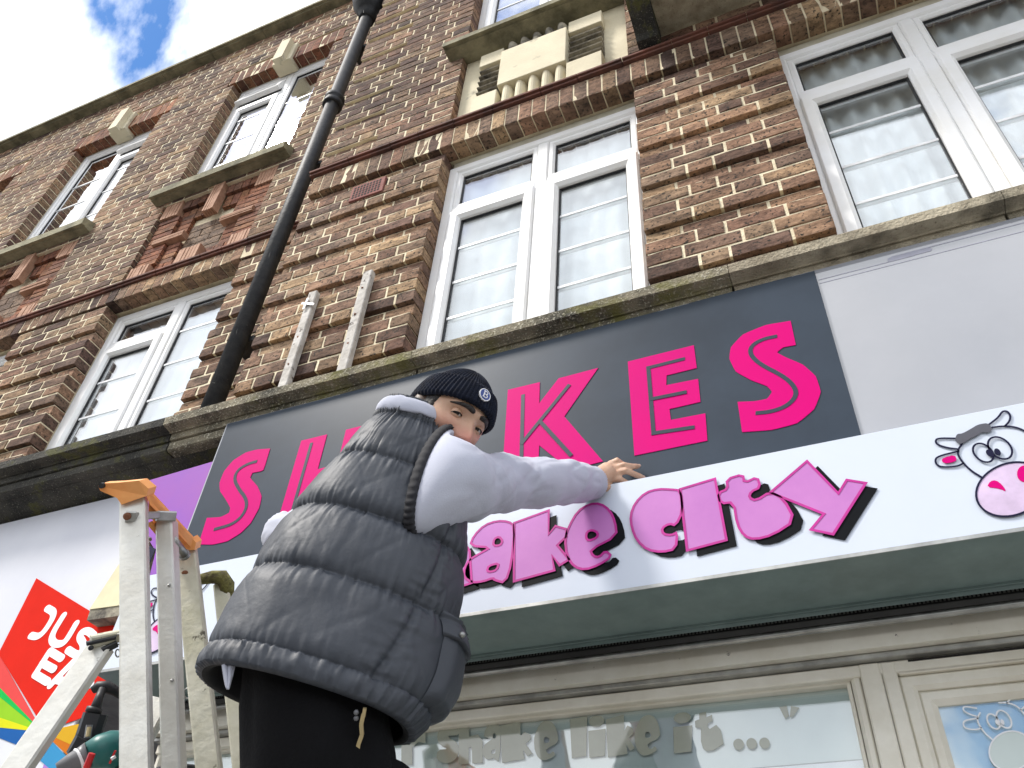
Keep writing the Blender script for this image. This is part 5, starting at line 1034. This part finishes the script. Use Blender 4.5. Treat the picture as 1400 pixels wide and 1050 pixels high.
patch(88, 124, lambda t: (.66, -.80), .030, 'pocket_flap', 'vest', shape=lambda r: -10 * math.sin(PI * r * 2.2) * .4)
sn = MB(); p_s = surf(96, .5, .032); sn.ball(p_s, .006, 12); sn.obj('snap_stud', M['steel'], vest, True)
# ribbed armhole
ad = (arm[2] - arm[0]).normalized(); q = MB(); nr, ns = 150, 12; vv = []
cA = ray(590, 650, 1.785); au = (-CAMY - ad * (-CAMY).dot(ad)).normalized(); av = ad.cross(au)
KP = 1.78 / FPX
cA = ray(594, 657, 1.742); au = -CAMY * (68 * KP) + CAMX * (13 * KP) + CAMZ * .085; av = CAMX * (21 * KP) + CAMZ * .085; ad = au.cross(av).normalized()
for k in range(nr):
    b = 2 * PI * k / nr; rr = 1. + .02 * math.cos(b * 48); cc = au * math.cos(b) + av * math.sin(b); cl_ = cc.length
    for j in range(ns):
        g = 2 * PI * j / ns; vv.append(cA + cc * (rr + .008 * math.cos(g) / cl_) + ad * (.012 * math.sin(g)))
q.add(vv, [(k * ns + j, ((k + 1) % nr) * ns + j, ((k + 1) % nr) * ns + (j + 1) % ns, k * ns + (j + 1) % ns) for k in range(nr) for j in range(ns)]); q.obj('armhole_rib', M['rib'], vest, True)
# sweatshirt: right sleeve, left sleeve, hood roll at the nape
sw = MB()
def sleeve(pts, rad, n1=130, n2=64, seed=0., up=Vector((0, 0, 1)), wrk=1., hole=None):
    L = len(pts); v = []
    for i in range(n1 + 1):
        s = i / n1 * (L - 1); k = min(int(s), L - 2); fr_ = s - k
        def cr(a):
            p0, p1, p2, p3 = (a[max(k - 1, 0)], a[k], a[k + 1], a[min(k + 2, L - 1)])
            return .5 * ((2 * p1) + (p2 - p0) * fr_ + (2 * p0 - 5 * p1 + 4 * p2 - p3) * fr_ ** 2 + (3 * p1 - p0 - 3 * p2 + p3) * fr_ ** 3)
        c = cr(pts); r = cr(rad)
        p0, p1, p2, p3 = pts[max(k - 1, 0)], pts[k], pts[k + 1], pts[min(k + 2, L - 1)]
        d = ((p2 - p0) + (2 * p0 - 5 * p1 + 4 * p2 - p3) * (2 * fr_) + (3 * p1 - p0 - 3 * p2 + p3) * (3 * fr_ ** 2)).normalized(); u = (up - d * up.dot(d)).normalized(); w2 = d.cross(u); tt = i / n1
        for j in range(n2):
            b = 2 * PI * j / n2; o = u * math.cos(b) + w2 * math.sin(b)
            fold = .011 * (1 - abs(math.sin(tt * 15 + 1.6 * math.sin(b + 1.) + seed)) * 1.6) * math.exp(-((tt - .50) / .16) ** 2) * (.35 + .65 * max(0, math.cos(b - .4)))
            fold += .007 * (1 - abs(math.sin(tt * 9 + b * 1.5 + seed)) * 1.5) * math.exp(-((tt - .16) / .12) ** 2) * max(0, -math.cos(b + .5)) + .005 * (1 - abs(math.sin(tt * 26 + .8 * math.cos(b * 2) + 1.)) * 1.5) * math.exp(-((tt - .84) / .07) ** 2)
            w_ = .010 * noise.noise((c + o * r) * 9 + Vector((seed, 0, 0))) + .0035 * noise.noise((c + o * r) * 20) - .017 * max(0, .17 - abs(noise.noise((tt * 6.5 + b * .7, math.cos(b) * 1.1, math.sin(b) * 1.1 + seed)))) - .006 * max(0, .15 - abs(noise.noise((tt * 13 - b * .9, math.cos(b) * 1.6 + 4, math.sin(b) * 1.6 + seed))))
            cuff = (-.004 + .0012 * math.cos(b * 36)) * smooth((tt - .925) / .015)
            pt_ = c + o * (r + (fold + w_) * wrk * (1 if tt < .93 else .25) + cuff)
            if hole and tt < .24:
                sg = 1 if w2.dot(hole[2]) > 0 else -1; e_ = hole[0] + (hole[1] * math.cos(b) + hole[2] * (sg * math.sin(b))) * .97 + hole[3] * (tt * .30)
                pt_ = lerp(e_, pt_, smooth(tt / .24))
            v.append(pt_)
    f = [(i * n2 + j, i * n2 + (j + 1) % n2, (i + 1) * n2 + (j + 1) % n2, (i + 1) * n2 + j) for i in range(n1) for j in range(n2)]
    e = len(v) - n2; m_ = [lerp(v[e + j], pts[-1], .28) - (pts[-1] - pts[-2]).normalized() * .012 for j in range(n2)]
    f += [(e + j, e + (j + 1) % n2, len(v) + (j + 1) % n2, len(v) + j) for j in range(n2)]
    sw.add(v + m_, f)
if ad.dot(CAMX) < 0: ad = -ad
sleeve(arm, SR, 150, 72, hole=(cA, au, av, ad))
sleeve([axis_pt(290, 0), ray(455, 705, 1.84), ray(412, 728, 1.84), ray(389, 738, 1.85), ray(406, 742, 1.92), ray(470, 700, 2.1)], [.045, .050, .051, .051, .050, .042], 90, 48, 4.)
hd_ = []
n1, n2 = 60, 20
for k in range(n1 + 1):
    b = lerp(.50, PI + .35, k / n1); base = surf(380, b, -.004, True) + SP_ * .004; dv = (base - axis_pt(392)).normalized(); amp = .005 + .012 * math.sin(PI * min(1, max(0, k / n1))) ** 1.1
    for j in range(n2):
        g = 2 * PI * j / n2; hd_.append(base + dv * (amp * .62 * math.cos(g)) + SP_ * (amp * 1.25 * math.sin(g) + .004 * noise.noise((b * 6, 2, 0))) + SP_ * .004 * noise.noise((b * 3, g, 0)))
sw.add(hd_, [(k * n2 + j, (k + 1) * n2 + j, (k + 1) * n2 + (j + 1) % n2, k * n2 + (j + 1) % n2) for k in range(n1) for j in range(n2)])
sw.obj('sweatshirt', M['sweat'], man, True)
q = MB(); vv = [surf(-30, 2.52 + .012 * j, -.020 - .0, True) - SP_ * (h_ * .05) + Vector((0, 0, -.006 * math.sin(h_ * 3 + j))) * h_ for h_ in [i / 8 for i in range(9)] for j in range(int(9))]
vv = []
for i in range(13):
    for j in range(9):
        s = i / 12; wdt = (1 - s) ** .8 * .020 + .002; vv.append(surf(-31, 2.36, -.020, True) - SP_ * (s * .040) + LAT * ((j / 8 - .5) * wdt + .016 * s) + NRM * (.006 * math.sin(j * 1.6) * (1 - s)))
q.add(vv, [(i * 9 + j, i * 9 + j + 1, (i + 1) * 9 + j + 1, (i + 1) * 9 + j) for i in range(12) for j in range(8)]); so2 = q.obj('shirt_tail', M['sweat'], man, True); sm_ = so2.modifiers.new('thickness', 'SOLIDIFY'); sm_.thickness = .003
# trousers
tr_ = MB(); v = []; nn = 72
top_r = [axis_pt(20), ray(438, 945, 1.49), ray(441, 1000, 1.46), ray(444, 1060, 1.43), ray(446, 1140, 1.39)]
for c, a, b in zip(top_r, (.125, .132, .138, .140, .135), (.095, .10, .105, .105, .10)):
    for j in range(nn):
        th = 2 * PI * j / nn; w_ = .012 * noise.noise((th * 2, c.z * 9, 1)); v.append(c + LAT * ((a + w_) * math.cos(th) - .006) + NRM * ((b + w_) * math.sin(th)))
tr_.add(v, [(i * nn + (j + 1) % nn, i * nn + j, (i + 1) * nn + j, (i + 1) * nn + (j + 1) % nn) for i in range(4) for j in range(nn)])
for h_, kn, an in hips:
    v = []; st = [h_ + SP_ * .03, lerp(h_, kn, .25), lerp(h_, kn, .6), kn, lerp(kn, an, .4), lerp(kn, an, .92)]; rd = [.085, .088, .098, .082, .075, .062]
    for i in range(41):
        s = i / 40 * 5; k = min(int(s), 4); c = lerp(st[k], st[k + 1], s - k); r = lerp(rd[k], rd[k + 1], s - k); u = Vector((1, 0, 0)); w2 = Vector((0, 1, 0))
        for j in range(40): b = 2 * PI * j / 40; v.append(c + (u * math.cos(b) + w2 * math.sin(b)) * (r + .006 * noise.noise((b * 2, c.z * 14, h_.x * 9))))
    tr_.add(v, [(i * 40 + (j + 1) % 40, i * 40 + j, (i + 1) * 40 + j, (i + 1) * 40 + (j + 1) % 40) for i in range(40) for j in range(40)])
tro = tr_.obj('trousers', M['trouser'], man, True)
def on_trouser(u, v_, d): return ray(u, v_, d)
q = MB(); zp = [ray(497, 976, 1.375), ray(494, 990, 1.376), ray(495, 1004, 1.377), ray(490, 1018, 1.378), ray(488, 1034, 1.38)]
for a, b in zip(zp, zp[1:]): q.bar(a, b, CAMX, .0065, .004)
q.bar(ray(499, 968, 1.372), ray(497, 980, 1.372), CAMX, .0055, .005); q.obj('pocket_zip', M['gold'], tro)
for v_ in (974, 982):
    q = MB(); q.ball(ray(487, v_, 1.375), .0045, 10); q.obj('stud', M['toolgrey'], tro, True)
for h_, kn, an in hips:
    q = MB(); q.tube([an + Vector((0, -.075, -.035)), an + Vector((0, -.03, -.03)), an + Vector((0, .05, -.032)), an + Vector((0, .14, -.042)), an + Vector((0, .19, -.048))], [.03, .046, .050, .046, .028], 18); q.box(an.x - .048, an.x + .048, an.y - .09, an.y + .20, -.272, -.245, .01); q.obj('shoe', M['toolblack'], man, True)
# eyes, brows, sideburn ------------------------------------------------
gaze = (-HC).normalized(); gl_ = HI @ gaze
for sx in (-1, 1):
    ec = H(sx * .0325, .0722, .001); q = MB(); er = .0122; na_, nb2 = 20, 28; gd = (Vector((0, 0, 0)) - ec).normalized()
    gx = gd.orthogonal().normalized(); gy = gd.cross(gx); vv = []; mi2 = []
    for i in range(na_ + 1):
        for k in range(nb2): a, b = PI * i / na_, 2 * PI * k / nb2; vv.append(ec + (gd * math.cos(a) + (gx * math.cos(b) + gy * math.sin(b)) * math.sin(a)) * er * (1.04 if a < .45 else 1))
    for i in range(na_):
        for k in range(nb2): q.add([], []); 
    ff = [(i * nb2 + k, (i + 1) * nb2 + k, (i + 1) * nb2 + (k + 1) % nb2, i * nb2 + (k + 1) % nb2) for i in range(na_) for k in range(nb2)]; mm = [1 if i < 4 else 0 for i in range(na_) for k in range(nb2)]
    meshobj('eye', vv, ff, None, man, True, [M['eyewhite'], M['iris']], mm)
    # lids: shells that close over the top and the bottom of the ball
    for nm_, lo, hi, mt in (('upper_eyelid', .10, 1.75, None), ('lower_eyelid', -1.75, -.34, None)):
        vv = []; n1, n2 = 10, 26
        for i in range(n1 + 1):
            el_ = lerp(lo, hi, i / n1)
            for k in range(n2 + 1):
                az_ = lerp(-1.5, 1.5, k / n2); cut = el_ + (lo - el_) * 0
                e2 = el_ - (.50 * (abs(az_) / 1.5) ** 2 * (1 if lo > 0 else -1)) * (1 - i / n1)
                d = Vector((math.sin(az_) * math.cos(e2), math.cos(az_) * math.cos(e2), math.sin(e2))); vv.append(H(sx * .0325, .0722, .001) + HM @ (d * (er + .0016 + .0006 * (i == 0))))
        o = meshobj(nm_, vv, [(i * (n2 + 1) + k, i * (n2 + 1) + k + 1, (i + 1) * (n2 + 1) + k + 1, (i + 1) * (n2 + 1) + k) for i in range(n1) for k in range(n2)], sk, man, True)
        if nm_ == 'upper_eyelid':      # lash line
            q = MB(); q.tube([Vector(vv[k]) + hY * .0006 for k in range(0, n2 + 1)], [.0004 + .0011 * math.sin(PI * k / n2) for k in range(n2 + 1)], 6); q.obj('lashes', M['hair'], man, True)
    q = MB(); bp = []
    for k in range(13):
        s = k / 12; xx = sx * lerp(.010, .056, s); zz = .0168 + .008 * math.sin(PI * (s * .8 + .12)) - .004 * s
        aa = math.acos(max(-1, min(1, zz / .122))); 
        hx_ = max(-1, min(1, xx / (.0765 * math.sin(aa)))); p0 = headpt(aa, math.asin(hx_)); bp.append(H(p0[0], p0[1] + .0005, p0[2]))
    q.tube(bp, [.0042, .0058, .0064, .0064, .006, .0056, .0052, .0048, .0044, .0038, .003, .0022, .0014], 10); q.obj('eyebrow', M['hair'], man, True)
for sgn in (-1, 1):
    vv = []; n1, n2 = 26, 14
    for i in range(n1 + 1):
        for k in range(n2 + 1):
            s_, r_ = i / n1, k / n2; aa = lerp(1.28, 2.02, s_); b0, b1 = 1.52, 1.10 + .20 * s_ + .03 * noise.noise((s_ * 14, 0, 1)); bb = lerp(b0, b1, r_); e_ = min(1, (1 - r_) * 5, (1 - s_) * 5)
            x_, y_, z_ = headpt(aa, bb * sgn); d_ = Vector((math.sin(aa) * math.sin(bb * sgn), math.sin(aa) * math.cos(bb), math.cos(aa))); vv.append(H(*(Vector((x_, y_, z_)) + d_ * (.0042 * e_ - .0006 + .0016 * noise.noise((s_ * 30, r_ * 18, 3))))))
    meshobj('sideburn', vv, [(i * (n2 + 1) + k, i * (n2 + 1) + k + 1, (i + 1) * (n2 + 1) + k + 1, (i + 1) * (n2 + 1) + k) for i in range(n1) for k in range(n2)], M['hair'], man, True)
# beanie ----------------------------------------------------------------
bn = MB(); nph, nrow = 340, 70; v = []
def edge_a(b): return math.acos(max(-.9, min(.9, (.034 - .055 * (1 - math.cos(b)) * .5 + .0) / .122)))
for i in range(nrow + 1):
    s = i / nrow
    for k in range(nph):
        b = 2 * PI * k / nph; a = edge_a(b) * (1 - s); x, y, z = headpt(a, b)
        d = Vector((math.sin(a) * math.sin(b), math.sin(a) * math.cos(b), math.cos(a)))
        cuff = smooth((.40 - s) / .035); off = .0095 + .0065 * cuff + .002 * smooth((s - .45) / .5); off *= smooth(s / .03) * .55 + .45
        rib = .0019 * math.cos(b * 62) * (1 - smooth((s - .85) / .15)) + .0007 * math.sin(s * 150); v.append(H(*(Vector((d.x * .0765 if True else x, d.y * (.098 if d.y > 0 else .106), d.z * (.112 if d.z > 0 else .124))) + d * (off + rib))))
f = [(i * nph + k, i * nph + (k + 1) % nph, (i + 1) * nph + (k + 1) % nph, (i + 1) * nph + k) for i in range(nrow) for k in range(nph)]
bea = meshobj('beanie', v, f, M['beanie'], man, True); sm_ = bea.modifiers.new('thickness', 'SOLIDIFY'); sm_.thickness = .004; sm_.offset = -1
# badge: white ring, blue disc and a white B
aB, bB = 1.06, -.12
aB = edge_a(bB) * .80
dB = Vector((math.sin(aB) * math.sin(bB), math.sin(aB) * math.cos(bB), math.cos(aB))); pB = H(dB.x * .0765, dB.y * .098, dB.z * .112) + HM @ (dB * .0195)
nB = (HM @ Vector((dB.x / .0765, dB.y / .098, dB.z / .124))).normalized(); uB = (hZ - nB * hZ.dot(nB)).normalized(); xB = uB.cross(nB); xB = xB if xB.dot(CAMX) > 0 else -xB
def disc(r, h, mt, nm):
    q = MB(); n = 32; q.add([pB + (xB * math.cos(2 * PI * k / n) + uB * math.sin(2 * PI * k / n)) * r + nB * h for k in range(n)] + [pB + (xB * math.cos(2 * PI * k / n) + uB * math.sin(2 * PI * k / n)) * r - nB * .004 for k in range(n)], [tuple(range(n))] + [(k, n + k, n + (k + 1) % n, (k + 1) % n) for k in range(n)]); return q.obj(nm, M[mt], bea)
disc(.0150, .0, 'letterwhite', 'badge_ring'); disc(.0128, .0006, 'badgeblue', 'badge')
def bl(x, z): return pB + xB * x * .0105 + uB * z * .0105 + nB * .0014
q = MB()
for pl in ([(-.35, -.75), (-.35, .75)], [(-.55, .72), (.15, .75), (.45, .5), (.4, .2), (.1, .02), (-.3, .0)], [(.1, .02), (.5, -.1), (.55, -.5), (.25, -.75), (-.55, -.72)]):
    q.tube([bl(*p) for p in pl], .0013, 6)
q.obj('badge_letter', M['letterwhite'], bea)
# ---------------------------------------------------------------- lift the whole place so that the pavement lies at z = 0
for o in list(scn.objects):
    if o.parent is None: o.location.z += EYE
